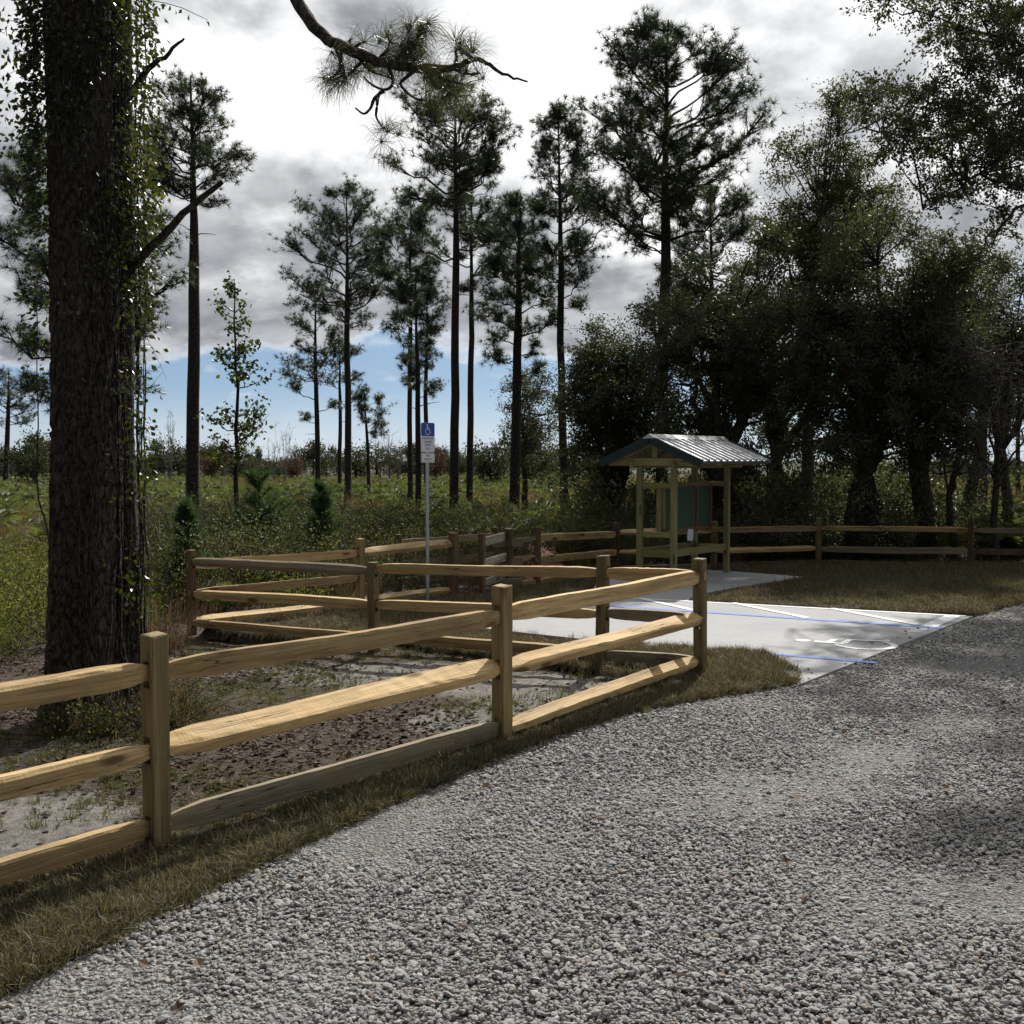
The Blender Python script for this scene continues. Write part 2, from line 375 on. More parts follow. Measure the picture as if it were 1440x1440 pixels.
M['oak_near'] = leafmat('near_oak_leaves', (0.030, 0.036, 0.020), (0.052, 0.060, 0.031), (0.09, 0.095, 0.05), 0.26, 0.5, 0.3, (1.35, 1.4, 0.75))
M['decid'] = leafmat('broad_leaves', (0.03, 0.05, 0.018), (0.055, 0.075, 0.025), (0.10, 0.11, 0.04), 0.4, 0.45, 0.3)
M['vine'] = leafmat('vine_leaves', (0.022, 0.034, 0.012), (0.042, 0.055, 0.018), (0.13, 0.125, 0.03), 0.34, 0.32, 0.5, (1.9, 1.8, 0.5))
M['palmetto'] = leafmat('palmetto_fronds', (0.055, 0.075, 0.032), (0.10, 0.125, 0.052), (0.175, 0.195, 0.09), 0.40, 0.5, 0.3, (1.3, 1.35, 0.7))
M['weed'] = leafmat('weed_leaves', (0.065, 0.075, 0.028), (0.125, 0.13, 0.05), (0.22, 0.21, 0.09), 0.42, 0.65, 0.12)
M['weed_low'] = leafmat('low_weed_leaves', (0.045, 0.05, 0.024), (0.08, 0.082, 0.038), (0.15, 0.14, 0.07), 0.35, 0.65, 0.12)
M['yellow_bush'] = leafmat('yellow_green_leaves', (0.10, 0.13, 0.03), (0.19, 0.21, 0.05), (0.30, 0.29, 0.08), 0.5, 0.45, 0.3)
M['broom'] = leafmat('broomsedge', (0.095, 0.066, 0.046), (0.16, 0.115, 0.078), (0.25, 0.195, 0.13), 0.3, 0.8, 0.05, (1.3, 1.1, 0.8))
M['straw'] = leafmat('dry_grass', (0.13, 0.11, 0.05), (0.21, 0.175, 0.085), (0.31, 0.27, 0.15), 0.3, 0.8, 0.05, (1.2, 1.1, 0.7))
M['litter'] = leafmat('fallen_leaves', (0.045, 0.030, 0.021), (0.10, 0.068, 0.044), (0.21, 0.16, 0.115), 0.1, 0.7, 0.15, (1.2, 1, .7))
M['far'] = leafmat('far_foliage', (0.036, 0.043, 0.03), (0.056, 0.062, 0.04), (0.08, 0.084, 0.054), 0.2, 0.7, 0.1)
M['far_red'] = leafmat('far_red_foliage', (0.065, 0.045, 0.032), (0.105, 0.068, 0.048), (0.14, 0.095, 0.062), 0.25, 0.6, 0.2, (1.2, 1, .8))
M['moss'] = leafmat('hanging_moss', (0.09, 0.095, 0.075), (0.13, 0.135, 0.11), (0.18, 0.18, 0.15), 0.3, 0.7, 0.1, (1, 1, .9))
def bark_mat(name, c1, c2, scale=6.0, strength=0.9):
    m, nt, out = newmat(name)
    v = nd(nt, 'ShaderNodeTexCoord').outputs['Object']
    s = scaled(nt, v, (scale, scale, scale * 0.45))
    wob = tnoise(nt, 1.4, s, 4, 0.6, 'Color')
    s2 = nd(nt, 'ShaderNodeVectorMath', operation='ADD', ins={0: s, 1: scaled(nt, wob, (0.8, 0.8, 0.8))}).outputs[0]
    vo = nd(nt, 'ShaderNodeTexVoronoi', feature='DISTANCE_TO_EDGE', ins={'Vector': s2, 'Scale': 1.6}).outputs['Distance']
    n = tnoise(nt, 5.0, s, 7, 0.65)
    c = mixc(nt, maprange(nt, vo, 0.02, 0.16, 0, 1), tuple(x * 0.35 for x in c1), c1)
    c = mixc(nt, maprange(nt, n, 0.42, 0.68, 0, 0.8), c, c2)
    h = math_(nt, 'ADD', math_(nt, 'MULTIPLY', maprange(nt, vo, 0.0, 0.2, 0, 1), 0.6), math_(nt, 'MULTIPLY', n, 0.5))
    princ(nt, out, c, 0.9, bump(nt, h, strength, 0.03), spec=0.15); return m
M['bark'] = bark_mat('pine_bark', (0.055, 0.046, 0.042), (0.095, 0.08, 0.07), 8.0)
M['bark_oak'] = bark_mat('oak_bark', (0.06, 0.052, 0.043), (0.11, 0.098, 0.082), 12.0)
M['bark_big'] = bark_mat('big_pine_bark', (0.065, 0.055, 0.048), (0.12, 0.10, 0.085), 9.0, 1.0)
M['twig'] = simple('grey_twigs', (0.16, 0.14, 0.12), 0.85, 0, 0.2, 0.3)
M['path'] = simple('pine_straw_path', (0.24, 0.13, 0.085), 0.9, 0, 0.1, 0.45, 12.0, 0.8)

# ------------------------------------------------------------------ ground plan (metres; camera above the origin, +Y ahead)
R_ = np.array([0.605, 0.796]); Q_ = np.array([-0.85, 0.527])
P0 = np.array([2.74, 10.66]); P1 = np.array([6.35, 15.4]); P2 = np.array([1.2, 17.8])
SLAB = [tuple(P0), tuple(P1), tuple(P2), (-1.09, 14.8), (2.55, 12.2), (2.75, 11.5)]
WALK = [(1.25, 17.78), (2.68, 17.12), (2.86, 17.7), (3.24, 18.3), (4.0, 19.2), (5.4, 20.75), (4.3, 21.75), (2.5, 22.7), (1.55, 20.2)]
EDGE = [(-14, -14), (-8.2, -5.0), (-5.2, -0.9), (-3.2, 2.5), (-2.06, 4.45), (-1.75, 5.1), (-1.42, 5.74), (-1.1, 6.4), (-0.71, 7.05), (-0.1, 8.05), (0.57, 9.0), (1.2, 9.7), (1.79, 10.14), (2.3, 10.45), (2.77, 10.72)]
SODL = EDGE[2:] + [(2.93, 11.2), (2.9, 11.75), (2.74, 12.38), (1.42, 13.22), (0, 14.12), (-1.1, 14.78), (-1.7, 14.35), (-0.9, 13.2), (0.1, 12.45), (0.85, 11.6), (1.35, 10.75), (0.75, 9.9), (-0.15, 8.85), (-0.95, 7.75), (-1.95, 6.45), (-2.9, 5.2), (-4.0, 3.6), (-6.2, 0.4)]
GRASS_R = [(6.42, 15.52), (7.66, 16.85), (10.5, 20.2), (13, 23.2), (9.5, 23.1), (6.56, 23.9), (4.45, 23.9), (4.4, 21.85), (5.5, 20.8), (4.05, 19.1), (3.32, 18.25), (2.95, 17.65), (2.78, 17.12)]
GRASS_M = [(-1.7, 14.4), (-1.1, 14.9), (0.1, 16.4), (1.15, 17.85), (1.5, 20.2), (1.9, 22.3), (0.5, 20.0), (-1.0, 18.5), (-2.3, 17.1), (-4.2, 15.0), (-1.75, 13.6)]
ROAD = EDGE + [tuple(P1), (7.66, 16.8), (10.5, 20.1), (16, 26.6), (34, 48), (80, 48), (80, -20), (-14, -20)]
def perp(x, y): return (x - P0[0]) * Q_[0] + (y - P0[1]) * Q_[1]
def hg(x, y):
    x = np.asarray(x, float); y = np.asarray(y, float)
    d = perp(x, y)
    h = -0.05 - 0.028 * np.clip(d - 1.2, 0, 6.5)
    h = h - 0.0 * y
    return h
def hgn(x, y):
    x = np.atleast_1d(np.asarray(x, float)); y = np.atleast_1d(np.asarray(y, float))
    P = np.stack([x, y, 0 * x], 1)
    near = 1 - sstep(np.hypot(x, y), 40, 120)
    amp = sstep(perp(x, y), 0.2, 1.2)
    return hg(x, y) + (fbm(P * 1.6, 3) - 0.5) * 0.10 * amp * near + (fbm(P * 7, 3) - 0.5) * 0.05 * amp * near + (fbm(P * 0.03, 2) - .5) * 0.5 * (1 - near)

def axis_coords(lo, hi, step, far_lo, far_hi, g=1.22):
    c = list(np.arange(lo, hi + 1e-6, step))
    s, x = step, c[-1]
    while x < far_hi: s *= g; x += s; c.append(x)
    s, x = step, c[0]; pre = []
    while x > far_lo: s *= g; x -= s; pre.append(x)
    return np.array(pre[::-1] + c)
def build_ground():
    xs = axis_coords(-9, 10, 0.11, -2500, 2500); ys = axis_coords(2.5, 25, 0.11, -400, 4000)
    X, Y = np.meshgrid(xs, ys); x, y = X.ravel(), Y.ravel()
    P2d = np.stack([x, y], 1)
    z = hgn(x, y)
    solid = inpoly(P2d, SLAB) | inpoly(P2d, WALK) | inpoly(P2d, ROAD)
    dd = np.minimum(np.minimum(polydist(P2d, SLAB), polydist(P2d, WALK)), polydist(P2d, ROAD))
    z = np.where(solid, np.minimum(z, -0.16), z)
    z = np.where(~solid & (dd < 0.25), np.minimum(z, -0.045), z)
    n, k = len(xs), len(ys)
    i = np.arange(k - 1)[:, None] * n; j = np.arange(n - 1)[None]
    F = np.stack([i + j, i + j + 1, i + n + j + 1, i + n + j], -1).reshape(-1, 4)
    mb = MB(); mb.add(np.stack([x, y, z], 1), F)
    o = mb.build('ground', M['ground'], smooth=True)
    def blob(cx, cy, r): return np.exp(-((x - cx) ** 2 + (y - cy) ** 2) / (r * r))
    sand = blob(-3.1, 6.9, .9) + blob(-2.6, 12.0, 1.1) * .45 + blob(-1.0, 11.9, 1.2) * .7 + blob(.4, 10.9, .9) + blob(-.4, 9.5, .6) * .8 + blob(-4.2, 12.9, .9) + blob(-2.4, 19.2, 2) * .7 + blob(0.3, 22, 2) * .5
    grass = np.where(inpoly(P2d, SODL) | inpoly(P2d, GRASS_R) | inpoly(P2d, GRASS_M), 1.0, 0.0) + blob(-2.6, 8.2, .7) * .6
    field = sstep(polydist(P2d, FENCE_AREA) * np.where(inpoly(P2d, FENCE_AREA), 0, 1), 2.0, 10.0)
    for nm, a in (('sand', sand), ('grass', grass), ('field', field)):
        at_ = o.data.attributes.new(nm, 'FLOAT', 'POINT'); at_.data.foreach_set('value', np.clip(a, 0, 1).astype(np.float32))
    tag(o, 'uneven sandy ground running out to the horizon', kind='structure')
    return o
FENCE_AREA = [(-16, -14), (-8, 8), (-5, 15.3), (-1, 19), (2.3, 24), (7, 24.6), (14, 23.4), (34, 46), (80, 46), (80, -20)]
build_ground()
def sheet(name, poly, ztop, thick, mat, kind='structure', label=None, ftop=None):
    bm = bmesh.new()
    vt = [bm.verts.new((x, y, ztop)) for x, y in poly]; f = bm.faces.new(vt)
    if f.normal.z < 0 or (bm.normal_update() or f.normal.z < 0): f.normal_flip()
    if thick:
        r = bmesh.ops.extrude_face_region(bm, geom=[f]); vs = [g for g in r['geom'] if isinstance(g, bmesh.types.BMVert)]
        # the extruded copy becomes the underside
        bmesh.ops.translate(bm, verts=vs, vec=(0, 0, -thick))
        bmesh.ops.recalc_face_normals(bm, faces=bm.faces[:])
    bmesh.ops.triangulate(bm, faces=[q for q in bm.faces if len(q.verts) > 4])
    me = bpy.data.meshes.new(name); bm.to_mesh(me); bm.free(); me.materials.append(mat)
    o = link(name, me); tag(o, label, kind=kind); return o
sheet('gravel_road', ROAD, -0.014, 0.1, M['gravel_bed'], label='grey crushed stone road running past the fence')
slab = sheet('concrete_parking_pad', SLAB, 0.012, 0.14, M['concrete'], label='pale concrete parking pad with blue and white painted lines')
walk = sheet('concrete_walkway', WALK, 0.006, 0.14, M['concrete'], label='pale concrete walkway leading up to the roofed kiosk')
def strip(name, pts, w, mat, parent, z):
    mb = MB(); P = np.array(pts, float)
    for i in range(len(P) - 1):
        a, b = P[i], P[i + 1]; d = unit(b - a); n = np.array([-d[1], d[0]]) * w / 2
        k = max(2, int(np.linalg.norm(b - a) / 0.3)); 
        for j in range(k):
            p, q = a + (b - a) * j / k, a + (b - a) * (j + 1) / k
            mb.add([(*(p - n), z), (*(q - n), z), (*(q + n), z), (*(p + n), z)], np.array([(0, 1, 2, 3)]))
    return mb.build(name, mat, parent)
far_a, far_b = P1 - Q_ * -0.08 - R_ * 0.06, P2 - R_ * 0.06 - Q_ * 0.05
strip('white_line', [far_a, far_b], 0.10, M['paint_white'], slab, 0.0162)
b1a, b1b = np.array([5.50, 14.28]), np.array([0.62, 16.92])
strip('blue_line', [b1a, b1b], 0.14, M['paint_blue'], slab, 0.0175)
strip('blue_line', [(3.86, 11.80), (2.3, 12.66)], 0.10, M['paint_blue'], slab, 0.0172)
strip('white_line', [b1a + R_ * .06 + Q_ * .18, P1 - R_ * .12 + Q_ * .22], 0.2, M['paint_white'], slab, 0.0185)
for a, b in (((3.32, 16.82), (4.02, 15.2)), ((1.98, 17.4), (2.6, 15.98)), ((4.62, 16.2), (5.3, 14.55))):
    strip('white_line', [a, b], 0.12, M['paint_white'], slab, 0.0192)

def stroke(mb, pts, w, z=0):
    P = np.array(pts, float)
    T = unit(np.gradient(P, axis=0)); N = np.stack([-T[:, 1], T[:, 0]], 1) * w / 2
    V = np.concatenate([np.c_[P - N, np.full(len(P), z)], np.c_[P + N, np.full(len(P), z)]]); k = len(P)
    mb.add(V, np.array([(i, i + 1, k + i + 1, k + i) for i in range(k - 1)]))
def disc(mb, c, r, z=0, n=20):
    a = np.linspace(0, 2 * math.pi, n, endpoint=False)
    mb.add(np.c_[c[0] + r * np.cos(a), c[1] + r * np.sin(a), np.full(n, z)], [tuple(range(n))])
def wheelchair(mb, s=1.0):
    """the access emblem in a unit square, x right, y up"""
    S = lambda p: [(x * s, y * s) for x, y in p]
    disc(mb, (-0.09 * s, 0.40 * s), 0.075 * s, 0)
    stroke(mb, S([(-0.09, 0.30), (-0.07, 0.02)]), 0.09 * s, 0.0004)
    stroke(mb, S([(-0.08, 0.16), (0.13, 0.16)]), 0.06 * s, 0.0008)
    stroke(mb, S([(-0.07, 0.03), (0.17, 0.03), (0.29, -0.30), (0.36, -0.27)]), 0.075 * s, 0.0012)
    a = np.radians(np.linspace(118, 335, 26))
    stroke(mb, [((-0.03 + 0.265 * math.cos(t)) * s, (-0.16 + 0.265 * math.sin(t)) * s) for t in a], 0.062 * s, 0.0016)
mb = MB(); wheelchair(mb, 1.25); sy = mb.build('access_symbol', M['paint_white'], slab)
sy.location = (3.95, 13.12, 0.0165); sy.rotation_euler = (0, 0, math.atan2(Q_[1], Q_[0]) - math.pi / 2)

# ------------------------------------------------------------------ scatter (points carry rotation, scale and prototype index)
PROTO = bpy.data.collections.new('prototypes')            # never linked to the scene
def scatter_group(coll):
    g = bpy.data.node_groups.new('scatter_' + coll.name, 'GeometryNodeTree')
    g.interface.new_socket('Geometry', in_out='INPUT', socket_type='NodeSocketGeometry')
    g.interface.new_socket('Geometry', in_out='OUTPUT', socket_type='NodeSocketGeometry')
    i = g.nodes.new('NodeGroupInput'); o = g.nodes.new('NodeGroupOutput')
    ci = g.nodes.new('GeometryNodeCollectionInfo'); ci.inputs['Collection'].default_value = coll
    ci.inputs['Separate Children'].default_value = True; ci.inputs['Reset Children'].default_value = True
    ip = g.nodes.new('GeometryNodeInstanceOnPoints'); ip.inputs['Pick Instance'].default_value = True
    def na(name, t):
        n = g.nodes.new('GeometryNodeInputNamedAttribute'); n.data_type = t; n.inputs['Name'].default_value = name
        return n.outputs['Attribute']
    L = g.links.new
    L(i.outputs[0], ip.inputs['Points']); L(ci.outputs[0], ip.inputs['Instance'])
    L(na('idx', 'INT'), ip.inputs['Instance Index']); L(na('rot', 'FLOAT_VECTOR'), ip.inputs['Rotation']); L(na('scl', 'FLOAT_VECTOR'), ip.inputs['Scale'])
    L(ip.outputs[0], o.inputs[0]); return g
def protos(name, meshes):
    c = bpy.data.collections.new(name)
    for k, me in enumerate(meshes):
        c.objects.link(bpy.data.objects.new('%s_%03d' % (name, k), me))
    return c
def scatter(name, coll, P, rot, scl, idx, label, kind='stuff', parent=None, cat=None):
    n = len(P); me = bpy.data.meshes.new(name); me.vertices.add(n); me.vertices.foreach_set('co', np.asarray(P, np.float32).ravel())
    if np.ndim(scl) == 1: scl = np.repeat(np.asarray(scl)[:, None], 3, 1)
    for nm, t, a in (('rot', 'FLOAT_VECTOR', rot), ('scl', 'FLOAT_VECTOR', scl)):
        x = me.attributes.new(nm, t, 'POINT'); x.data.foreach_set('vector', np.asarray(a, np.float32).ravel())
    x = me.attributes.new('idx', 'INT', 'POINT'); x.data.foreach_set('value', np.asarray(idx, np.int32))
    o = link(name, me, parent); md = o.modifiers.new('scatter', 'NODES'); md.node_group = scatter_group(coll)
    tag(o, label, cat, kind=kind); return o
def inview(x, y, m=0.10, ymin=3.4):
    return (np.abs(x) < (0.456 + m) * y + 1.2) & (y > ymin)

# gravel stones
def stone_mesh(seed):
    r = np.random.default_rng(seed); bm = bmesh.new(); bmesh.ops.create_icosphere(bm, subdivisions=1, radius=1)
    s = r.uniform(0.65, 1.25, 3) * np.array([1.15, 1, 0.72])
    for v in bm.verts:
        c = np.array(v.co) * (1 + r.uniform(-0.26, 0.2)); v.co = Vector(np.clip(c, -0.86, 0.86) * s)
    me = bpy.data.meshes.new('stone'); bm.to_mesh(me); bm.free(); me.materials.append(M['stone']); return me
def build_gravel():
    coll = protos('gravel_stone', [stone_mesh(100 + k) for k in range(12)])
    n = 680000
    y = 3.3 + (17 - 3.3) * RN.random(n) ** 1.0; x = RN.uniform(-5, 12.5, n)
    keep = inview(x - .9, y, 0.10, 3.3) | inview(x, y, .06, 3.3); x, y = x[keep], y[keep]
    dens = np.where(y < 8, 1.0, np.clip(1.0 - (y - 8) * 0.075, 0.28, 1))
    k = RN.random(len(x)) < dens; x, y = x[k], y[k]
    P = np.stack([x, y], 1); ins = inpoly(P, ROAD) 
    nearslab = polydist(P, SLAB) < 0.035
    sp = ins & ~inpoly(P, SLAB) & ~nearslab
    stray = inpoly(P, SLAB) & (polydist(P, [tuple(P0), tuple(P1)], False) < 0.35) & (RN.random(len(x)) < 0.008)
    sp |= stray
    x, y = x[sp], y[sp]; n = len(x)
    s = np.clip(RN.lognormal(math.log(0.0098), 0.32, n), 0.005, 0.024) * (1 + 0.02 * np.clip(y - 8, 0, 10))
    z = -0.014 + s * 0.35 + RN.uniform(0, 0.006, n) + (fbm(np.stack([x, y, 0 * x], 1) * 1.1, 3) - 0.5) * 0.05
    P3 = np.stack([x, y, z], 1)
    z = np.where(inpoly(P3[:, :2], SLAB), 0.012 + s * .5, z); P3[:, 2] = z
    rot = np.stack([RN.normal(0, 0.35, n), RN.normal(0, 0.35, n), RN.uniform(0, 6.28, n)], 1)
    scatter('gravel', coll, P3, rot, s, RN.integers(0, 12, n), 'loose grey crushed stone covering the road')
build_gravel()

# turf
def blade_tuft(seed, nb, h, spread, mat, w=0.004, bend=0.6, seg=2, name='tuft'):
    r = np.random.default_rng(seed); mb = MB()
    for _ in range(nb):
        a = r.uniform(0, 6.28); b = np.array([r.normal(0, spread), r.normal(0, spread), -0.01]); L = h * r.uniform(0.5, 1.15)
        lean = r.uniform(0.1, 1.0) * bend; d = np.array([math.cos(a), math.sin(a), 0]); side = np.array([-d[1], d[0], 0])
        a2 = r.uniform(0, 6.28); side = np.array([math.cos(a2), math.sin(a2), 0])
        ts = np.linspace(0, 1, seg + 1); 
        pts = b + np.outer(ts * L * (1 - 0.35 * lean * ts), [0, 0, 1]) + np.outer(ts ** 1.7 * L * lean, d)
        ww = w * (1 - ts ** 1.5) * r.uniform(.7, 1.3)
        V = np.concatenate([pts[:-1] - side * ww[:-1, None] / 2, pts[:-1] + side * ww[:-1, None] / 2, pts[-1:]]); k = seg
        F = [(i, k + i, k + i + 1, i + 1) for i in range(k - 1)] + [(k - 1, 2 * k - 1, 2 * k)]
        mb.add(V, F, r.random())
    return mb.build(name, mat, mesh_only=True)
def turf_points(poly, dens, zf, maxd=None, inset=0.0):
    P = np.array(poly); lo, hi = P.min(0), P.max(0); n = int((hi[0] - lo[0]) * (hi[1] - lo[1]) * dens)
    p = np.stack([RN.uniform(lo[0], hi[0], n), RN.uniform(lo[1], hi[1], n)], 1)
    p = p[inpoly(p, poly)]; p = p[inview(p[:, 0], p[:, 1], 0.08)]
    return np.c_[p, zf(p[:, 0], p[:, 1])]
def sodz(x, y): 
    P = np.stack([x, y, 0 * x], 1)
    return 0.018 + (fbm(P * 2.2, 3) - .5) * 0.05 + np.maximum(hg(x, y) + 0.05, -0.12) * 0.9
def build_turf():
    coll = protos('turf_tuft', [blade_tuft(200 + k, 16, 0.075, 0.024, M['turf'], 0.0048, 1.6) for k in range(8)] + [blade_tuft(230 + k, 9, 0.11, 0.014, M['turf'], 0.0042, 0.9) for k in range(4)])
    for nm, poly, dens, lab in (('verge_turf', SODL, 1250, 'dry brown sod strip between the front fence and the gravel'),
                                ('lawn_turf', GRASS_R, 420, 'dry grass lawn between the concrete pad and the back fence'),
                                ('yard_turf', GRASS_M, 420, 'thin dry grass between the pad and the stile gate')):
        # the sod mat under the blades, a few centimetres thick, with an uneven rim
        pl = []
        for i in range(len(poly)):
            a, b = np.array(poly[i]), np.array(poly[(i + 1) % len(poly)]); k = max(1, int(np.linalg.norm(b - a) / 0.12))
            for j in range(k):
                p = a + (b - a) * j / k; jit = (fbm(np.array([[p[0] * 3, p[1] * 3, 0.0]]), 2)[0] - .5) * 0.10
                n = unit(np.array([-(b - a)[1], (b - a)[0]])); pl.append(tuple(p + n * jit))
        lo, hi = np.array(pl).min(0), np.array(pl).max(0)
        lo = np.maximum(lo, (-7, 1.5)); st = 0.085
        xs, ys = np.arange(lo[0], hi[0] + st, st), np.arange(lo[1], hi[1] + st, st); X, Y = np.meshgrid(xs, ys)
        pts = np.stack([X.ravel(), Y.ravel()], 1); inn = inpoly(pts, pl); dist = polydist(pts, pl)
        z = sodz(pts[:, 0], pts[:, 1]); z = np.where(inn, z - 0.03 * (1 - sstep(dist, 0, .1)), z - 0.13)
        ok = inn | (dist < st * 1.05); n = len(xs); idx = np.arange(len(pts)).reshape(len(ys), n)
        F = np.stack([idx[:-1, :-1], idx[:-1, 1:], idx[1:, 1:], idx[1:, :-1]], -1).reshape(-1, 4); F = F[ok[F].all(1) & inn[F].any(1)]
        used = np.unique(F); mp = np.full(len(pts), -1); mp[used] = np.arange(len(used))
        mb = MB(); mb.add(np.c_[pts, z][used], mp[F]); so_ = mb.build(nm, M['turf_soil'], smooth=True); tag(so_, lab, kind='structure')
        p = turf_points(pl, dens, sodz); 
        f = fbm(np.c_[p[:, :2] * 1.7, 0 * p[:, 0]], 3); p = p[RN.random(len(p)) < 0.25 + 1.3 * sstep(f, .32, .58)]
        m = len(p); rot = np.stack([RN.normal(0, .15, m), RN.normal(0, .15, m), RN.uniform(0, 6.28, m)], 1)
        big = RN.random(m) < 0.20 + 0.30 * sstep(fbm(np.c_[p[:, :2] * .9 + 5, 0 * p[:, 0]], 2), .5, .7)
        ix = np.where(big, RN.integers(8, 12, m), RN.integers(0, 8, m)); sc = RN.uniform(.7, 1.25, m) * (1 + 0.035 * np.clip(p[:, 1] - 8, 0, 14))
        o = scatter('grass', coll, p, rot, sc, ix, None, parent=so_)
    # loose tufts inside the fenced ground
    n = 11000; x = RN.uniform(-8, 1.2, n); y = RN.uniform(4, 15, n); P = np.stack([x, y], 1)
    w = fbm(np.c_[P * .8, 0 * x + 3], 3); k = (perp(x, y) > .2) & (w > .455) & inview(x, y) & ~inpoly(P, SODL) & ~inpoly(P, SLAB)
    x, y = x[k], y[k]; m = len(x); z = hgn(x, y)
    g2 = protos('weed_tuft', [blade_tuft(260 + k, 14, 0.10, 0.03, M['weed_low'], 0.006, 1.0) for k in range(5)])
    scatter('sparse_grass', g2, np.c_[x, y, z], np.stack([0 * x, 0 * x, RN.uniform(0, 6.28, m)], 1), RN.uniform(.4, 1.0, m), RN.integers(0, 5, m), 'sparse green grass tufts on the bare ground around the big pine')
build_turf()

# leaf litter and wood chips inside the fence and behind the back fence
def litter_mesh(seed):
    r = np.random.default_rng(seed); mb = MB()
    if seed % 3 == 0:      # stick
        p = np.cumsum(np.c_[np.full(4, .05), r.normal(0, .012, 4), r.normal(0, .004, 4)], 0); p[:, 2] += .006
        mb.tube(p, [.005, .005, .004, .002], 4, r.random())
    else:
        L, W = r.uniform(.05, .09), r.uniform(.014, .035); c = r.uniform(.1, .35)
        V = [(-L / 2, 0, .004), (0, -W, .006 + c * W), (L / 2, 0, .004 + r.uniform(0, .02)), (0, W, .006 + c * W), (0, 0, .004)]
        mb.add(V, np.array([(0, 1, 4), (1, 2, 4), (2, 3, 4), (3, 0, 4)]), r.random())
    return mb.build('litter', M['litter'], mesh_only=True)
def build_litter():
    coll = protos('litter_piece', [litter_mesh(300 + k) for k in range(15)])
    n = 80000; x = RN.uniform(-8, 1.8, n); y = RN.uniform(4, 16, n); P = np.stack([x, y], 1)
    w = fbm(np.c_[P * .75, 0 * x + 9], 3); sand = np.exp(-((x + 3.1) ** 2 + (y - 6.9) ** 2)) + np.exp(-((x + .6) ** 2 + (y - 12) ** 2) / 1.6) + np.exp(-((x - .4) ** 2 + (y - 10.9) ** 2) / .8)
    k = (perp(x, y) > .05) & (RN.random(n) < sstep(w, .3, .6) * (1 - .9 * np.clip(sand, 0, 1)) + .05) & inview(x, y) & ~inpoly(P, SLAB) & ~inpoly(P, SODL)
    x1, y1 = x[k], y[k]; z1 = hgn(x1, y1)
    n2 = 9000; x2 = RN.uniform(-1, 14, n2); y2 = RN.uniform(19.5, 30, n2); P2_ = np.stack([x2, y2], 1)
    k = ~inpoly(P2_, GRASS_R) & ~inpoly(P2_, GRASS_M) & ~inpoly(P2_, WALK) & ~inpoly(P2_, ROAD); x2, y2 = x2[k], y2[k]; z2 = hgn(x2, y2)
    X, Y, Z = np.r_[x1, x2], np.r_[y1, y2], np.r_[z1, z2]; m = len(X)
    sc = RN.uniform(.25, .95, m) * np.where(Y > 17, 1.5, 1)
    scatter('leaf_litter', coll, np.c_[X, Y, Z], np.stack([RN.normal(0, .25, m), RN.normal(0, .25, m), RN.uniform(0, 6.28, m)], 1), sc, RN.integers(0, 15, m), 'brown fallen leaves, twigs and wood chips on bare soil')
build_litter()

# ------------------------------------------------------------------ split rail fence
def post_mesh(h, w, mat, holes, seed, below=0.35):
    """square post with through mortises; holes = heights of their centres; mortises run along local X"""
    r = np.random.default_rng(seed); w = w * .76; a = w / 2; hh = 0.075; hw = w * 0.25
    zs = [-below]
    for c in sorted(holes): zs += [c - hh, c + hh]
    zs.append(h); ys = [-a, -hw, hw, a]
    bm = bmesh.new(); vs = {}
    def v(x, y, z):
        k = (round(x, 4), round(y, 4), round(z, 4))
        if k not in vs: vs[k] = bm.verts.new((x, y, z))
        return vs[k]
    for sx in (-a, a):
        for i in range(len(zs) - 1):
            hole = i % 2 == 1 and len(holes)
            for j in range(3):
                if hole and j == 1: continue
                q = [v(sx, ys[j], zs[i]), v(sx, ys[j + 1], zs[i]), v(sx, ys[j + 1], zs[i + 1]), v(sx, ys[j], zs[i + 1])]
                bm.faces.new(q if sx > 0 else q[::-1])
            if hole and sx > 0:
                z0, z1 = zs[i], zs[i + 1]; y0, y1 = ys[1], ys[2]
                for (A, B) in (((y0, z0), (y1, z0)), ((y1, z0), (y1, z1)), ((y1, z1), (y0, z1)), ((y0, z1), (y0, z0))):
                    bm.faces.new([v(-a, *A), v(-a, *B), v(a, *B), v(a, *A)])
    for sy in (-a, a):
        for i in range(len(zs) - 1):
            q = [v(-a, sy, zs[i]), v(a, sy, zs[i]), v(a, sy, zs[i + 1]), v(-a, sy, zs[i + 1])]
            bm.faces.new(q if sy < 0 else q[::-1])
    for j in range(3):
        bm.faces.new([v(-a, ys[j], h), v(a, ys[j], h), v(a, ys[j + 1], h), v(-a, ys[j + 1], h)])
        bm.faces.new([v(-a, ys[j], -below), v(-a, ys[j + 1], -below), v(a, ys[j + 1], -below), v(a, ys[j], -below)])
    bmesh.ops.recalc_face_normals(bm, faces=bm.faces[:])
    ed = [e for e in bm.edges if len(e.link_faces) == 2 and e.calc_face_angle(0) > 1.2 and
          ((all(abs(abs(q.co.x) - a) < 1e-4 and abs(abs(q.co.y) - a) < 1e-4 for q in e.verts)) or all(abs(q.co.z - h) < 1e-4 for q in e.verts))]
    bmesh.ops.bevel(bm, geom=ed, offset=0.011, segments=2, profile=.6, affect='EDGES')
    for q in bm.verts:
        n = r.normal(0, .0016, 3); q.co += Vector(n)
        if q.co.z > h - .02: q.co.z += (q.co.x * .06 + q.co.y * .04)
    me = bpy.data.meshes.new('post'); bm.to_mesh(me); bm.free(); me.materials.append(mat); return me
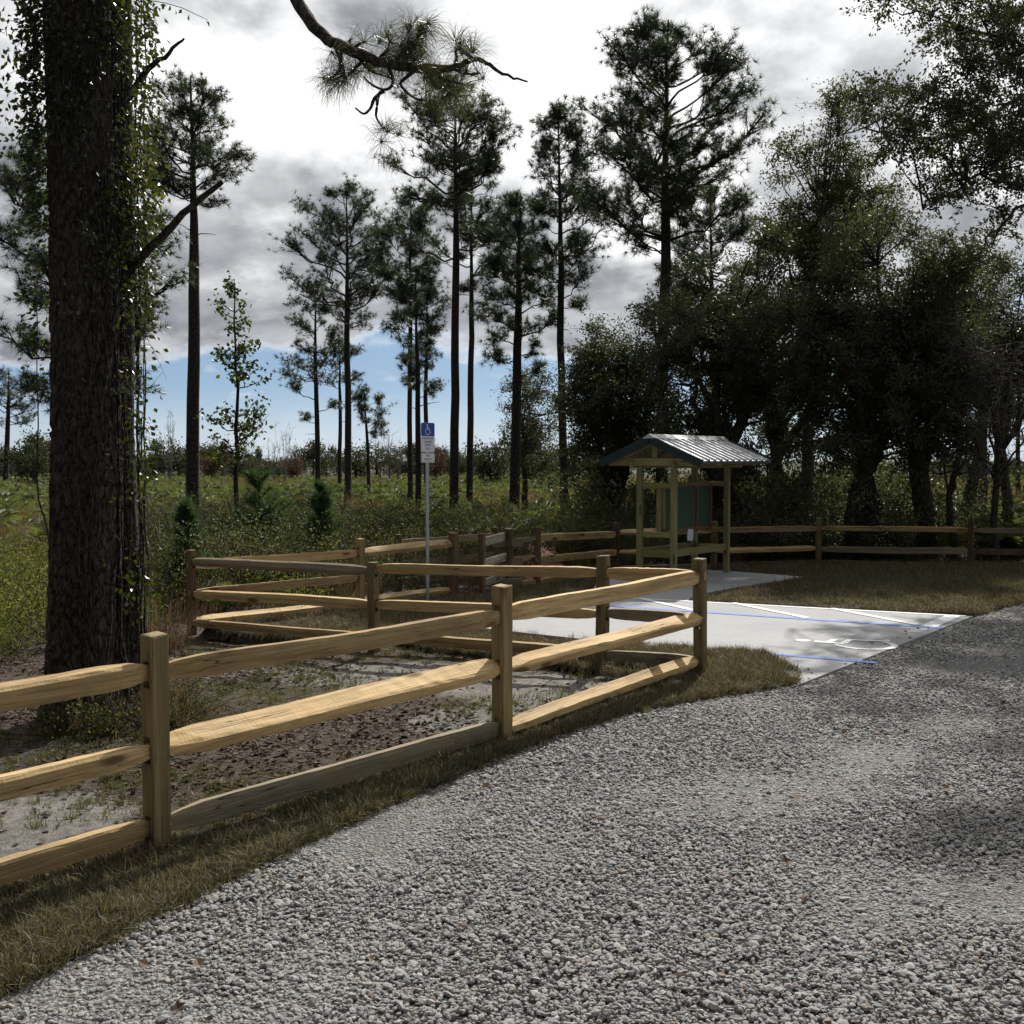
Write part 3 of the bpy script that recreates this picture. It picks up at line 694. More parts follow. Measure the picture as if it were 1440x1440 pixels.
def rail_mesh(L, h, w, seed, kind, mat):
    """hewn rail along local X from 0 to L, tapered ends; local -Y is the side that faces the road"""
    r = np.random.default_rng(seed)
    if kind == 'wedge': S = [(-.50, -.50), (.46, -.46), (.50, .36), (.38, .50), (-.46, .05), (-.54, -.08)]
    elif kind == 'flat': S = [(-.50, -.50), (.48, -.50), (.52, .10), (.44, .46), (-.42, .50), (-.52, .34)]
    elif kind == 'round': S = [(-.32, -.5), (.32, -.48), (.52, -.1), (.40, .38), (.0, .52), (-.40, .38), (-.53, -.08)]
    else: S = [(-.5, -.5), (.5, -.5), (.5, .46), (.46, .5), (-.46, .5), (-.5, .46)]
    S = np.array(S) * (1 + r.normal(0, .05, (len(S), 2))); k = len(S)
    n = 34; ts = np.r_[0, .05, .10, .20, .34, np.linspace(.42, L - .42, max(6, int(L * 9))), L - .34, L - .20, L - .10, L - .05, L]
    V = []
    ph = r.uniform(0, 6, 6)
    for x in ts:
        e = min(x, L - x); 
        if kind == 'board': tz = ty = 1.0
        else:
            le = .30 if x < L / 2 else .26
            tz = .62 + .38 * sstep(e, .07, le); ty = .48 + .52 * sstep(e, .08, le + .05)
        bz = .006 * math.sin(x * 1.3 + ph[0]) + .002 * math.sin(x * 3.7 + ph[1]); by = .008 * math.sin(x * 1.1 + ph[2])
        if kind == 'board': bz = by = 0
        tw = .05 * math.sin(x * .9 + ph[3]); q = S * np.array([w * ty * (1 + .03 * math.sin(2.3 * x + ph[4])), h * tz * (1 + .03 * math.sin(2.1 * x + ph[5]))])
        q = q + (r.normal(0, .0011, q.shape) if kind != 'board' else 0)
        q = np.stack([q[:, 0] * math.cos(tw) - q[:, 1] * math.sin(tw), q[:, 0] * math.sin(tw) + q[:, 1] * math.cos(tw)], 1)
        V.append(np.c_[np.full(k, x), q[:, 0] + by, q[:, 1] + bz])
    V = np.concatenate(V); F = [(i * k + j, i * k + (j + 1) % k, (i + 1) * k + (j + 1) % k, (i + 1) * k + j) for i in range(len(ts) - 1) for j in range(k)]
    F += [tuple(range(k))[::-1], tuple(range((len(ts) - 1) * k, len(ts) * k))]
    mb = MB(); mb.add(V, F); return mb.build('rail', mat, mesh_only=True)
SEED = [1000]
def fence(label, group, posts, bays, rz, post_mat='post', lab_parts=None):
    """posts: dict name -> (x, y, base z, height, width); bays: (p, q, [(z at p, z at q, kind, h, w, mat)])"""
    root = empty('rail_fence', (0, 0, 0)); tag(root, label, 'fence', group)
    for nm, (x, y, zb, h, w, holes, pm) in posts.items():
        SEED[0] += 1
        o = link('post', post_mesh(h, w, M[pm], holes, SEED[0]), root); o.location = (x, y, zb); o.rotation_euler = (RN.normal(0, .008), RN.normal(0, .008), rz + RN.normal(0, .02))
    k = 0
    for A, B, rails in bays:
        A, B = np.array(A, float), np.array(B, float)
        for (za, zb, kind, h, w, mt) in rails:
            k += 1; SEED[0] += 1
            d = B - A; u = unit(d); ext = .05 if kind != 'board' else 0.04
            a = np.r_[A - u * ext, za]; b = np.r_[B + u * ext, zb]; L = np.linalg.norm(b - a)
            o = link('rail' if kind != 'board' else 'board', rail_mesh(L, h, w, SEED[0], kind, M[mt]), root)
            ang = math.atan2(d[1], d[0]); pit = -math.asin((zb - za) / L)
            off = .012 * (1 if k % 2 else -1); n = np.array([-u[1], u[0]])
            o.location = (a[0] + n[0] * off, a[1] + n[1] * off, za); o.rotation_euler = (0, pit, ang)
    return root
pA, pB, pC = np.array([-1.97, 6.15]), np.array([-.075, 8.56]), np.array([1.90, 11.25])
pD, pE, pF = np.array([.965, 11.95]), np.array([-1.67, 13.5]), np.array([-4.33, 15.1])
pG, pH, pI = np.array([-2.35, 17.3]), np.array([-.98, 18.75]), np.array([-.495, 18.6])
pJ, pK, pL = np.array([-.06, 19.75]), np.array([.45, 20.2]), np.array([2.14, 22.9])
pZ = pA - (pB - pA)
pO, pP = np.array([-1.97, 19.4]), np.array([-.31, 21.0])
pM, pN = np.array([6.56, 24.0]), np.array([9.5, 23.2])
pLM = pL + (pM - pL) * .47; pQ = pN + (pN - pM) * 1.05
rzr = math.atan2(R_[1], R_[0]); rzq = math.atan2(-Q_[1], -Q_[0])
HO = (.98, .56, .12)
def std(z0=0.0): return [h + z0 for h in HO]
# front run beside the road; -Y of each rail faces the road
fence('long front run of fence beside the gravel, three tan rails on square posts', 'split rail fence runs',
      {'Z': (*pZ, 0, 1.2, .15, HO, 'post'), 'A': (*pA, 0, 1.2, .148, HO, 'post'), 'B': (*pB, 0, 1.2, .155, HO, 'post'), 'C': (*pC, -.02, 1.19, .14, HO, 'post')},
      [(pZ, pA, [(.99, .985, 'flat', .125, .10, 'rail'), (.53, .56, 'flat', .12, .105, 'rail'), (.10, .12, 'flat', .12, .07, 'rail')]),
       (pA, pB, [(.985, .965, 'flat', .135, .075, 'rail'), (.565, .575, 'wedge', .135, .125, 'rail'), (.13, .115, 'flat', .13, .06, 'rail_grey')]),
       (pB, pC, [(.975, .985, 'flat', .135, .075, 'rail'), (.565, .585, 'wedge', .125, .125, 'rail'), (.09, .155, 'wedge', .10, .11, 'rail')])], rzr)
fence('side run of fence from the corner post past the big pine', 'split rail fence runs',
      {'D': (*pD, -.08, 1.22, .15, [1.04, .60, .17], 'post'), 'E': (*pE, -.17, 1.10, .14, [1.00, .58, .18], 'post'), 'F': (*pF, -.25, 1.20, .13, [1.03, .60, .19], 'post_dark')},
      [(pC, pD, [(1.0, .955, 'flat', .13, .07, 'rail'), (.56, .52, 'flat', .12, .08, 'rail_grey'), (.13, .08, 'flat', .11, .08, 'rail_grey')]),
       (pD, pE, [(.965, .845, 'flat', .12, .08, 'rail'), (.52, .42, 'flat', .12, .08, 'rail'), (.09, .02, 'flat', .12, .08, 'rail')]),
       (pE, pF, [(.835, .785, 'round', .13, .10, 'rail_grey'), (.42, .35, 'flat', .12, .08, 'rail'), (.02, -.03, 'flat', .10, .08, 'rail')])], rzq)
fence('rear run of fence between the dark corner post and the stile gate', 'split rail fence runs',
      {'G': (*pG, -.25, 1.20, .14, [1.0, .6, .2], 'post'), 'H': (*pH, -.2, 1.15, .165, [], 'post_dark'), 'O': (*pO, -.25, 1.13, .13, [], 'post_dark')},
      [(pF, pG, [(.74, .735, 'flat', .13, .08, 'rail'), (.36, .355, 'flat', .12, .08, 'rail'), (-.02, -.03, 'wedge', .11, .12, 'rail')]),
       (pG, pH, [(.735, .78, 'wedge', .13, .12, 'rail'), (-.02, .0, 'wedge', .11, .12, 'rail')]),
       (pO, pP, [(.72, .74, 'board', .13, .04, 'rail_grey'), (.34, .38, 'board', .14, .04, 'rail_grey'), (.06, .08, 'board', .12, .04, 'rail_grey')])], rzr)
fence('walk-through stile gate with short pale boards between close dark posts', 'split rail fence runs',
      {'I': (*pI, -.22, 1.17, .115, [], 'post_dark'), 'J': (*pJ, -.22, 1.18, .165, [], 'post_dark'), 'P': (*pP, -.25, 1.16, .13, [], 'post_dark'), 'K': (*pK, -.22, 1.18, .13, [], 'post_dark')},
      [(pI + .02, pJ - (.07, .06), [(.80, .82, 'board', .145, .04, 'board'), (.44, .46, 'board', .145, .04, 'board'), (.12, .13, 'board', .12, .04, 'board'), (-.12, -.11, 'board', .1, .04, 'board')]),
       (pJ + (-.13, -.09), pJ + (.09, -.09), [(.70, .70, 'board', .13, .04, 'rail_grey'), (.38, .38, 'board', .13, .04, 'rail_grey'), (.02, .02, 'board', .13, .04, 'rail_grey')]),
       (pJ, pK, [(.74, .76, 'flat', .10, .07, 'rail_grey'), (.40, .42, 'flat', .12, .07, 'rail'), (-.04, -.02, 'flat', .11, .07, 'rail')])], rzr)
fence('fence run between the stile gate and the post behind the kiosk', 'split rail fence runs',
      {'L': (*pL, -.27, 1.16, .14, [.93, .55, .18], 'post_dark')},
      [(pK, pL, [(.76, .66, 'flat', .14, .08, 'rail'), (.38, .28, 'flat', .13, .08, 'rail'), (-.05, -.10, 'flat', .12, .08, 'rail')])], rzr)
fence('back run of fence behind the lawn and kiosk under the dark oaks', 'split rail fence runs',
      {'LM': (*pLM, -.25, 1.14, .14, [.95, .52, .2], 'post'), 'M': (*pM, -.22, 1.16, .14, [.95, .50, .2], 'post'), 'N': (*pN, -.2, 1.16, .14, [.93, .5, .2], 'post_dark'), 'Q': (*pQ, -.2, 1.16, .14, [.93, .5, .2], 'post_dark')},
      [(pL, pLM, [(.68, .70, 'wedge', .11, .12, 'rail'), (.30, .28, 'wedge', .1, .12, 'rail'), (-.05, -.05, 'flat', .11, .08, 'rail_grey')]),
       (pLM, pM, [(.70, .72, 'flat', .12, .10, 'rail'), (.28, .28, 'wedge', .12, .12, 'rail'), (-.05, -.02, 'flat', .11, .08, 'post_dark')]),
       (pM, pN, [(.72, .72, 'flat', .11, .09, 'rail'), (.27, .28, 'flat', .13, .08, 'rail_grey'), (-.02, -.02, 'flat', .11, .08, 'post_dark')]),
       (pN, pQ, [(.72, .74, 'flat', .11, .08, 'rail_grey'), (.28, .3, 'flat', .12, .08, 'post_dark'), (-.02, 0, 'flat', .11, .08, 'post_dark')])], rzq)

# ------------------------------------------------------------------ kiosk
def build_kiosk():
    ang = math.atan2(.8, .6); k = empty('notice_kiosk', (2.53, 20.0, 0.0), ang)
    tag(k, 'small timber notice kiosk with a ribbed silver gable roof on the concrete', 'kiosk')
    def bx(name, lo, hi, mat, parent=k): return MB().box(lo, hi).build(name, mat, parent)
    def bev(o, w=.008):
        m = o.modifiers.new('bevel', 'BEVEL'); m.width = w; m.segments = 2; m.limit_method = 'ANGLE'; return o
    hw, s0, s1, t = .345, .10, 2.20, .050
    for sx in (s0, s1):
        for sy in (-hw, hw):
            o = bev(bx('post', (-t, -t, -.02), (t, t, 2.17), M['kiosk'])); o.location = (sx, sy, 0)
    # tie beams at both gable ends and headers along the sides
    for sx in (s0 - .105, s1 + .065): bev(bx('tie_beam', (sx, -.93, 2.06), (sx + .04, .93, 2.20), M['kiosk_y']))
    for sy in (-hw - .109, hw + .069): bev(bx('header_beam', (s0 - .2, sy, 2.02), (2.62, sy + .04, 2.145), M['kiosk_h']))
    # king posts and rafters
    for sx in (s0 - .10, s1 + .07):
        bev(bx('king_post', (sx - .005, -.045, 2.205), (sx + .035, .045, 2.50), M['kiosk']))
    pitch = math.atan2(.42, 1.0)
    for sx in (s0 - .155, .78, 1.48, s1 + .11):
        for sg in (-1, 1):
            o = bev(bx('rafter', (-.02, 0, -.115), (.02, 1.03, -.012), M['kiosk_y']))
            o.location = (sx, 0, 2.56); o.rotation_euler = (sg * 0 - pitch, 0, 0) if sg > 0 else (-pitch, 0, math.pi)
    # roof: two ribbed sheets, green gable trim and eave trim, ridge cap
    x0, x1 = -.18, 2.72
    for sg in (-1, 1):
        mb = MB(); xs, zs = [], []
        n = 12; pw = (x1 - x0) / n
        for i in range(n):
            a = x0 + i * pw; xs += [a, a + pw * .62, a + pw * .70, a + pw * .86]; zs += [0, 0, .036, .036]
            xs.append(a + pw * .94); zs.append(0)
        xs.append(x1); zs.append(0); xs, zs = np.array(xs), np.array(zs); L = 1.0 / math.cos(pitch) + .02
        m = len(xs); top = np.r_[np.c_[xs, np.zeros(m), zs], np.c_[xs, np.full(m, L), zs]]; bot = top - (0, 0, .006)
        F = [(i, i + 1, m + i + 1, m + i) for i in range(m - 1)]; F2 = [tuple(2 * m + q for q in f[::-1]) for f in F]
        rim = [(m + i, m + i + 1, 3 * m + i + 1, 3 * m + i) for i in range(m - 1)] + [(2 * m + i, 2 * m + i + 1, i + 1, i) for i in range(m - 1)]
        mb.add(np.r_[top, bot], F + F2 + rim); o = mb.build('roof_sheet', M['roof_metal'], k)
        o.location = (0, 0, 2.575)
        if sg > 0: o.rotation_euler = (-pitch, 0, 0)
        else: o.rotation_euler = (-pitch, 0, math.pi); o.location = (x0 + x1, 0, 2.575)
        for xe in (x0 - .012, x1 - .012):
            f = bx('gable_trim', (-.014, 0, -.115), (.014, L + .01, .032), M['green_trim'])
            f.location = (xe + .012, 0, 2.575); f.rotation_euler = (-pitch, 0, 0) if sg > 0 else (-pitch, 0, math.pi)
        e = bx('eave_trim', (x0 + .02, -.012, -.06), (x1 - .02, .012, -.004), M['green_trim']); e.location = (0, sg * 1.0, 2.575 - .42)
    mb = MB(); rc = [(x0 - .02, -.14, -.045), (x0 - .02, 0, .036), (x0 - .02, .14, -.045), (x1 + .02, -.14, -.045), (x1 + .02, 0, .036), (x1 + .02, .14, -.045)]
    mb.add(rc, [(0, 3, 4, 1), (1, 4, 5, 2), (0, 1, 2), (5, 4, 3)]); o = mb.build('ridge_cap', M['roof_metal'], k); o.location = (0, 0, 2.59)
    # cross rails carrying the board at each end, lower skirt rails
    for sx in (s0 - .02, s1 - .02):
        for z, h in ((1.66, .10), (.78, .10), (.42, .12)):
            bev(bx('cross_rail', (sx, -hw + t, z), (sx + .04, hw - t, z + h), M['kiosk_y']))
    for sy in (-hw - .02, hw - .02): bev(bx('skirt_rail', (s0 + t, sy, .44), (s1 - t, sy + .04, .57), M['kiosk_h']))
    bev(bx('inner_stud', (s0 + .09, .02, .88), (s0 + .20, .06, 1.66), M['kiosk'])); bev(bx('inner_stud', (s0 + .24, .02, .88), (s0 + .30, .06, 1.66), M['kiosk']))
    # notice board
    xb0, xb1, zb0, zb1 = s0 + .06, s1 - .03, .84, 1.74
    bd = bx('notice_board', (xb0, -.012, zb0), (xb1, .016, zb1), M['kiosk_h'])
    bev(MB().box((xb0 + .1, -.055, zb1 - .075), (xb1, -.0125, zb1 + .01)).build('frame_rail', M['cedar'], bd), .004)
    bev(MB().box((xb0 + .1, -.055, zb0 - .01), (xb1, -.0125, zb0 + .075)).build('frame_rail', M['cedar'], bd), .004)
    for xs_ in (xb0 + .1, xb0 + 1.36, xb1 - .075):
        bev(MB().box((xs_, -.052, zb0 + .077), (xs_ + .07, -.0126, zb1 - .077)).build('frame_stile', M['kiosk' if xs_ < 1 else 'cedar_v'], bd), .004)
    for a, b in ((xb0 + .172, xb0 + 1.358), (xb0 + 1.432, xb1 - .077)):
        MB().box((a, -.03, zb0 + .077), (b, -.0128, zb1 - .077)).build('green_panel', M['green_panel'], bd)
    # paper notice hanging on the lower frame
    p = at(974.5, 757, 20.95)
    w_ = Matrix.Translation(k.location) @ Matrix.Rotation(ang, 4, 'Z')
    lp = w_.inverted() @ Vector(p)
    mb = MB(); n = 5
    V = [(x, .006 * math.sin(3 * z * 9 + x * 9), z) for z in np.linspace(-.215, 0, n) for x in (-.11, .11)]
    V += [(x, y + .0015, z) for x, y, z in V]; m = 2 * n
    F = [(2 * i, 2 * i + 1, 2 * i + 3, 2 * i + 2) for i in range(n - 1)] + [(m + 2 * i + 2, m + 2 * i + 3, m + 2 * i + 1, m + 2 * i) for i in range(n - 1)]
    mb.add(V, F); q = mb.build('paper_notice', M['paper'])
    q.location = w_ @ Vector((lp.x, -.060, zb0 + .035)); q.rotation_euler = (0, .05, ang)
    tag(q, 'white sheet of paper pinned below the green notice board', 'notice')
build_kiosk()

# ------------------------------------------------------------------ parking sign
def text(name, s, size, mat, parent, loc):
    cu = bpy.data.curves.new(name, 'FONT'); cu.body = s; cu.size = size; cu.align_x = 'CENTER'; cu.align_y = 'CENTER'; cu.extrude = .0006
    o = bpy.data.objects.new(name, cu); COL.objects.link(o); dg = bpy.context.evaluated_depsgraph_get()
    me = bpy.data.meshes.new_from_object(o.evaluated_get(dg)); bpy.data.objects.remove(o); me.name = name; me.materials.clear(); me.materials.append(mat)
    t = link(name, me, parent, loc); t.rotation_euler = (math.pi / 2, 0, 0); return t
def rplate(name, w, h, t, r, mat, parent, loc):
    pts = []
    for cx, cz, a0 in ((w / 2 - r, h / 2 - r, 0), (-w / 2 + r, h / 2 - r, 90), (-w / 2 + r, -h / 2 + r, 180), (w / 2 - r, -h / 2 + r, 270)):
        for a in np.radians(np.linspace(a0, a0 + 90, 5)): pts.append((cx + r * math.cos(a), cz + r * math.sin(a)))
    n = len(pts); V = [(x, -t / 2, z) for x, z in pts] + [(x, t / 2, z) for x, z in pts]
    F = [tuple(range(n)), tuple(range(n, 2 * n))[::-1]] + [(i, n + i, n + (i + 1) % n, (i + 1) % n) for i in range(n)]
    mb = MB(); mb.add(V, F); return mb.build(name, mat, parent, loc=loc)
def build_sign():
    x, y = -1.325, 17.6; z0 = -.14
    s = empty('parking_sign', (x, y, z0), math.radians(50)); tag(s, 'blue and white accessible parking sign on a tall galvanised post', 'sign')
    mb = MB()
    prof = [(-.028, 0), (-.028, .022), (-.012, .022), (-.012, .003), (.012, .003), (.012, .022), (.028, .022), (.028, 0)]
    prof = [(-.030, -.004), (.030, -.004), (.030, .002), (.014, .002), (.014, .030), (-.014, .030), (-.014, .002), (-.030, .002)]
    n = len(prof); V = [(a, b, -.3) for a, b in prof] + [(a, b, 2.86) for a, b in prof]
    mb.add(V, [(i, (i + 1) % n, n + (i + 1) % n, n + i) for i in range(n)] + [tuple(range(n, 2 * n))]); mb.build('sign_post', M['galv'], s)
    top = 2.885
    pl = rplate('sign_plate', .305, .457, .004, .03, M['sign_white'], s, (0, -.012, top - .2285))
    up = rplate('blue_panel', .297, .205, .0012, .026, M['sign_blue'], pl, (0, -.003, .122))
    mb = MB(); wheelchair(mb, .185); e = mb.build('access_symbol', M['sign_white'], pl); e.location = (0, -.0045, .122); e.rotation_euler = (math.pi / 2, 0, 0)
    for i, (t, sz) in enumerate((('PARKING BY', .042), ('DISABLED', .042), ('PERMIT', .042), ('ONLY', .042))):
        text('lettering', t, sz, M['sign_blue'], pl, (0, -.0032, -.018 - i * .052))
    for zz in (.205, -.215):
        mb = MB(); disc(mb, (0, 0), .008, 0, 10); b = mb.build('bolt', M['galv'], pl); b.location = (0, -.0052, zz); b.rotation_euler = (math.pi / 2, 0, 0)
    p2 = rplate('fine_plate', .305, .155, .004, .02, M['sign_white'], s, (0, -.012, top - .457 - .012 - .0775))
    rplate('plate_border', .285, .135, .0008, .016, M['sign_black'], p2, (0, -.0026, 0)); rplate('plate_face', .275, .125, .0008, .013, M['sign_white'], p2, (0, -.0036, 0))
    text('lettering', 'FINE', .04, M['sign_black'], p2, (0, -.0048, .03)); text('lettering', '$250 00', .046, M['sign_black'], p2, (0, -.0048, -.026))
build_sign()

# ------------------------------------------------------------------ vegetation builders
def leaves(mb, P, D, L, W, rng, fold=0.25, shape='oval', tint=None, droop=0.0):
    """one small folded blade of 4 triangles (or 2) at every P along D"""
    n = len(P); D = unit(D); ref = unit(rng.normal(0, 1, (n, 3))); S = unit(np.cross(D, ref)); N = np.cross(S, D)
    L = np.broadcast_to(L, (n,))[:, None]; W = np.broadcast_to(W, (n,))[:, None]
    a = P; c = P + D * L * .5 + N * L * .02; b = P + D * L - N * L * droop
    l = c - S * W * .5 + N * W * fold; r = c + S * W * .5 + N * W * fold
    V = np.stack([a, l, b, r], 1).reshape(-1, 3); i = np.arange(n)[:, None] * 4
    F = np.concatenate([i + np.array([[0, 1, 2]]), i + np.array([[0, 2, 3]])])
    mb.add(V, F, np.repeat(rng.random(n) if tint is None else tint, 4))
def needles(mb, P, D, n, L, w, rng, spread=.85, droop=0.0, tint=None):
    """a tuft of n needles at every P pointing about D, each needle one thin triangle"""
    k = len(P); P = np.repeat(P, n, 0); D = np.repeat(D, n, 0)
    d = unit(D * .65 + unit(rng.normal(0, 1, (k * n, 3))) * spread); l = (L * rng.uniform(.65, 1.15, k * n))[:, None]
    s = unit(np.cross(d, rng.normal(0, 1, (k * n, 3)))) * w / 2
    tt = np.repeat(rng.random(k) if tint is None else tint, n)
    if droop:
        m = P + d * l * .55; e = P + d * l - np.array([0, 0, 1]) * l * droop
        V = np.stack([P - s, P + s, m + s * .8, m - s * .8, e], 1).reshape(-1, 3); i = np.arange(k * n)[:, None] * 5
        mb.add(V, [i + np.array([[0, 1, 2, 3]]), i + np.array([[3, 2, 4]])], np.repeat(tt, 5))
    else:
        V = np.stack([P - s, P + s, P + d * l], 1).reshape(-1, 3); mb.add(V, np.arange(k * n * 3).reshape(-1, 3), np.repeat(tt, 3))
def curve(p0, p1, bend, k, rng, jit=0.0):
    t = np.linspace(0, 1, k)[:, None]; P = p0 + (p1 - p0) * t + np.asarray(bend) * (t * (1 - t) * 4)
    if jit: P[1:-1] += rng.normal(0, jit, (k - 2, 3))
    return P
PINE_G = 'pines standing in the field beyond the fences'
def pine(label, px, D, topy, cl, cr, cby, tw, seed, basepx=None, nbr=34, zb=None, lowbranches=3, name='pine_tree', dens=1.0, tuft=1.0, mat='needles', prof=None):
    """px, topy: crown top in the photograph; cl..cr crown width; cby lowest foliage; tw trunk width in pixels at mid height"""
    rng = np.random.default_rng(seed); bx = px if basepx is None else basepx
    T = at(px, topy, D); B = at(bx, 700, D); gz = float(hgn(B[0], B[1])[0]) if zb is None else zb
    zc = at(px, cby, D)[2]; W = (cr - cl) / 2 / F_PX * D; cxo = ((cl + cr) / 2 - px) / F_PX * D
    B[2] = gz; H = T[2] - gz; r0 = tw / 2 / F_PX * D
    root = empty(name, tuple(B)); tag(root, label, 'tree', PINE_G)
    k = 14; ts = np.linspace(0, 1, k); top = T - B
    wob = np.cumsum(rng.normal(0, .010 * H / k ** .5 * .55, (k, 2)), 0); wob -= np.outer(ts, wob[-1]); wob *= np.minimum(1, ts * 3)[:, None]
    C = np.c_[ts[:, None] * top[None, :2] + wob, ts * H]; C[0, 2] = -.3
    rad = r0 * (1.15 - .55 * ts ** 1.2) * np.where(ts > .6, 1 - (ts - .6) / .4 * .8, 1); rad[0] *= 1.25; rad = np.maximum(rad, .02)
    tk = MB(); tk.tube(C, rad, 10)
    def trunk(z): 
        return np.array([np.interp(z, C[:, 2], C[:, 0]), np.interp(z, C[:, 2], C[:, 1]), z])
    tp, td = [], []
    z0, z1 = zc - gz, H; Lc = z1 - z0
    gap = rng.uniform(0, 6.28)
    for i in range(nbr):
        t = ((i + rng.random()) / nbr) ** .8
        pf = min(1.0, .52 + 1.0 * t) * (1 - t ** 3.4) ** .55 if prof is None else prof(t)
        a = i * 2.39996 + rng.normal(0, .45); reach = W * 1.12 * pf * rng.uniform(.62, 1.10)
        if math.cos(a - gap) > .70 and .1 < t < .85: reach *= .4
        if rng.random() < .10: continue
        if t < .3 and rng.random() < .3: continue
        reach = max(reach, .32); zt_ = z0 + Lc * t * .985
        up = reach * math.tan(math.radians(rng.uniform(2, 26) + 26 * t))
        hd = np.array([math.cos(a), math.sin(a), 0]); sh = cxo * pf * abs(math.cos(a)) * .9
        s = trunk(max(zt_ - up, z0 * .90)); e = np.array([s[0], s[1], 0]) + hd * reach + np.array([sh, 0, zt_])
        Bc = curve(s, e, np.array([0, 0, -reach * rng.uniform(.02, .16)]) + rng.normal(0, .06, 3) * reach, 7, rng, .035 * reach)
        br = np.clip(.014 + .015 * reach, .015, .075) * min(1.0, r0 / .14)
        tk.tube(Bc, np.linspace(br, .010, 7), 5)
        def on(u): return np.array([np.interp(u, np.linspace(0, 1, 7), Bc[:, q]) for q in range(3)])
        # foliage sits in rounded clumps at the outer part of the branch
        ncl = 1 + int(reach / .85 * dens + rng.random())
        for c_ in range(ncl):
            u = 1.0 if c_ == 0 else rng.uniform(.55, .97); cc = on(u); side = np.cross(hd, [0, 0, 1]); R = rng.uniform(.34, .62) * (1 if reach > .8 else .7)
            if c_: cc = cc + side * rng.choice([-1, 1]) * rng.uniform(.2, .5) * min(reach, 1.6) + np.array([0, 0, rng.uniform(.0, .35)])
            for k_ in range(int(rng.integers(6, 9))):
                sd = unit(rng.normal(0, 1, 3) + hd * .35 + np.array([0, 0, .45])); q = cc + sd * np.array([1.15, 1.15, .75]) * R * rng.uniform(.5, 1.05); b = on(max(.3, u - rng.uniform(.05, .25)))
                tk.tube(np.stack([b, (b + q) / 2 - [0, 0, .05 * R], q]), [br * .35 + .004, .008, .005], 3)
                for x in (.55, .78, 1.0): tp.append(b + (q - b) * x + rng.normal(0, .05, 3)); td.append(unit(sd + [0, 0, .4]) * (1 if x > .9 else .6))
    for i in range(10): tp.append(trunk(H - rng.uniform(0, .6)) + rng.normal(0, .08, 3)); td.append(unit([rng.normal(0, .5), rng.normal(0, .5), 1]))
    for i in range(lowbranches):          # dead stubs below the crown
        z = z0 * rng.uniform(.62, .97); a = rng.uniform(0, 6.28); s = trunk(z); l = rng.uniform(.3, .9)
        tk.tube(curve(s, s + np.array([math.cos(a) * l, math.sin(a) * l, rng.uniform(-.1, .35) * l]), [0, 0, .04], 4, rng, .02), np.linspace(.02, .006, 4), 4)
    tk.build('trunk', M['bark'], root, smooth=True)
    cw = MB(); tp, td = np.array(tp), np.array(td)
    needles(cw, tp, td, 26, .25 * tuft, .0135, rng, .95); cw.build('crown', M[mat], root)
    return root

pine('tall pine with a round crown, alone beside the leaning dead limb', 268, 34, 108, 196, 352, 300, 17, 11, basepx=270, nbr=34)
pine('pine with a broad flat crown standing apart from the crowded group', 487, 52, 262, 392, 552, 470, 9, 12, basepx=489, nbr=40)
pine('thin short-crowned pine standing close to the broad flat-crowned one', 442, 60, 395, 398, 486, 610, 7, 13, basepx=447, nbr=30)
pine('slender pine half hidden behind the broad flat-crowned pine', 478, 66, 470, 445, 520, 560, 5.5, 14, nbr=18)
pine('pine with the thinner of two close parallel trunks beside the sign', 578, 46, 275, 535, 632, 450, 7, 15, basepx=577, nbr=32)
pine('pine with the lower crown of the two close trunks beside the sign', 585, 41, 380, 556, 626, 560, 8, 16, basepx=588, nbr=24)
pine('distant pine whose trunk rises straight above the parking sign', 600, 72, 400, 562, 642, 545, 6.5, 17, nbr=22)
pine('tallest straight pine in the middle group with a wide open crown', 640, 36.6, 112, 528, 716, 345, 12, 18, basepx=638, nbr=44)
pine('straight pine just beside the tallest one, crown a step lower', 662, 44, 250, 612, 728, 425, 9, 19, basepx=660, nbr=32)
pine('dark thick-trunked pine with forking upper limbs in front of the path', 732, 38, 272, 672, 792, 520, 14, 20, basepx=722, nbr=36)
pine('pine with a leaning trunk and high open crown beside the path', 785, 36, 155, 718, 846, 430, 11, 21, basepx=795, nbr=42)
pine('large spreading pine rising above the oaks behind the kiosk', 940, 31, 28, 824, 1066, 372, 16, 22, basepx=930, nbr=62, dens=1.25)
pine('pine half buried in the oaks behind the large spreading pine', 1000, 42, 262, 905, 1085, 430, 10, 23, nbr=34)
pine('pine standing behind the big vine-covered trunk', 100, 27, 190, -60, 232, 600, 15, 24, nbr=46)
pine('far pine at the field edge beyond the big vine-covered trunk', 12, 90, 520, -30, 66, 600, 7, 25, basepx=8, nbr=22)
pine('small low pine with a drooping crown beside the broad flat-crowned one', 512, 58, 545, 488, 545, 640, 5, 26, basepx=520, nbr=16)
pine('pine with a dark trunk alone in the field beyond the oaks', 1380, 50, 470, 1310, 1450, 590, 12, 27, basepx=1382, nbr=26)
pine('slim pine at the field edge beside the dark lone pine', 1432, 58, 500, 1385, 1480, 600, 6, 28, nbr=20)

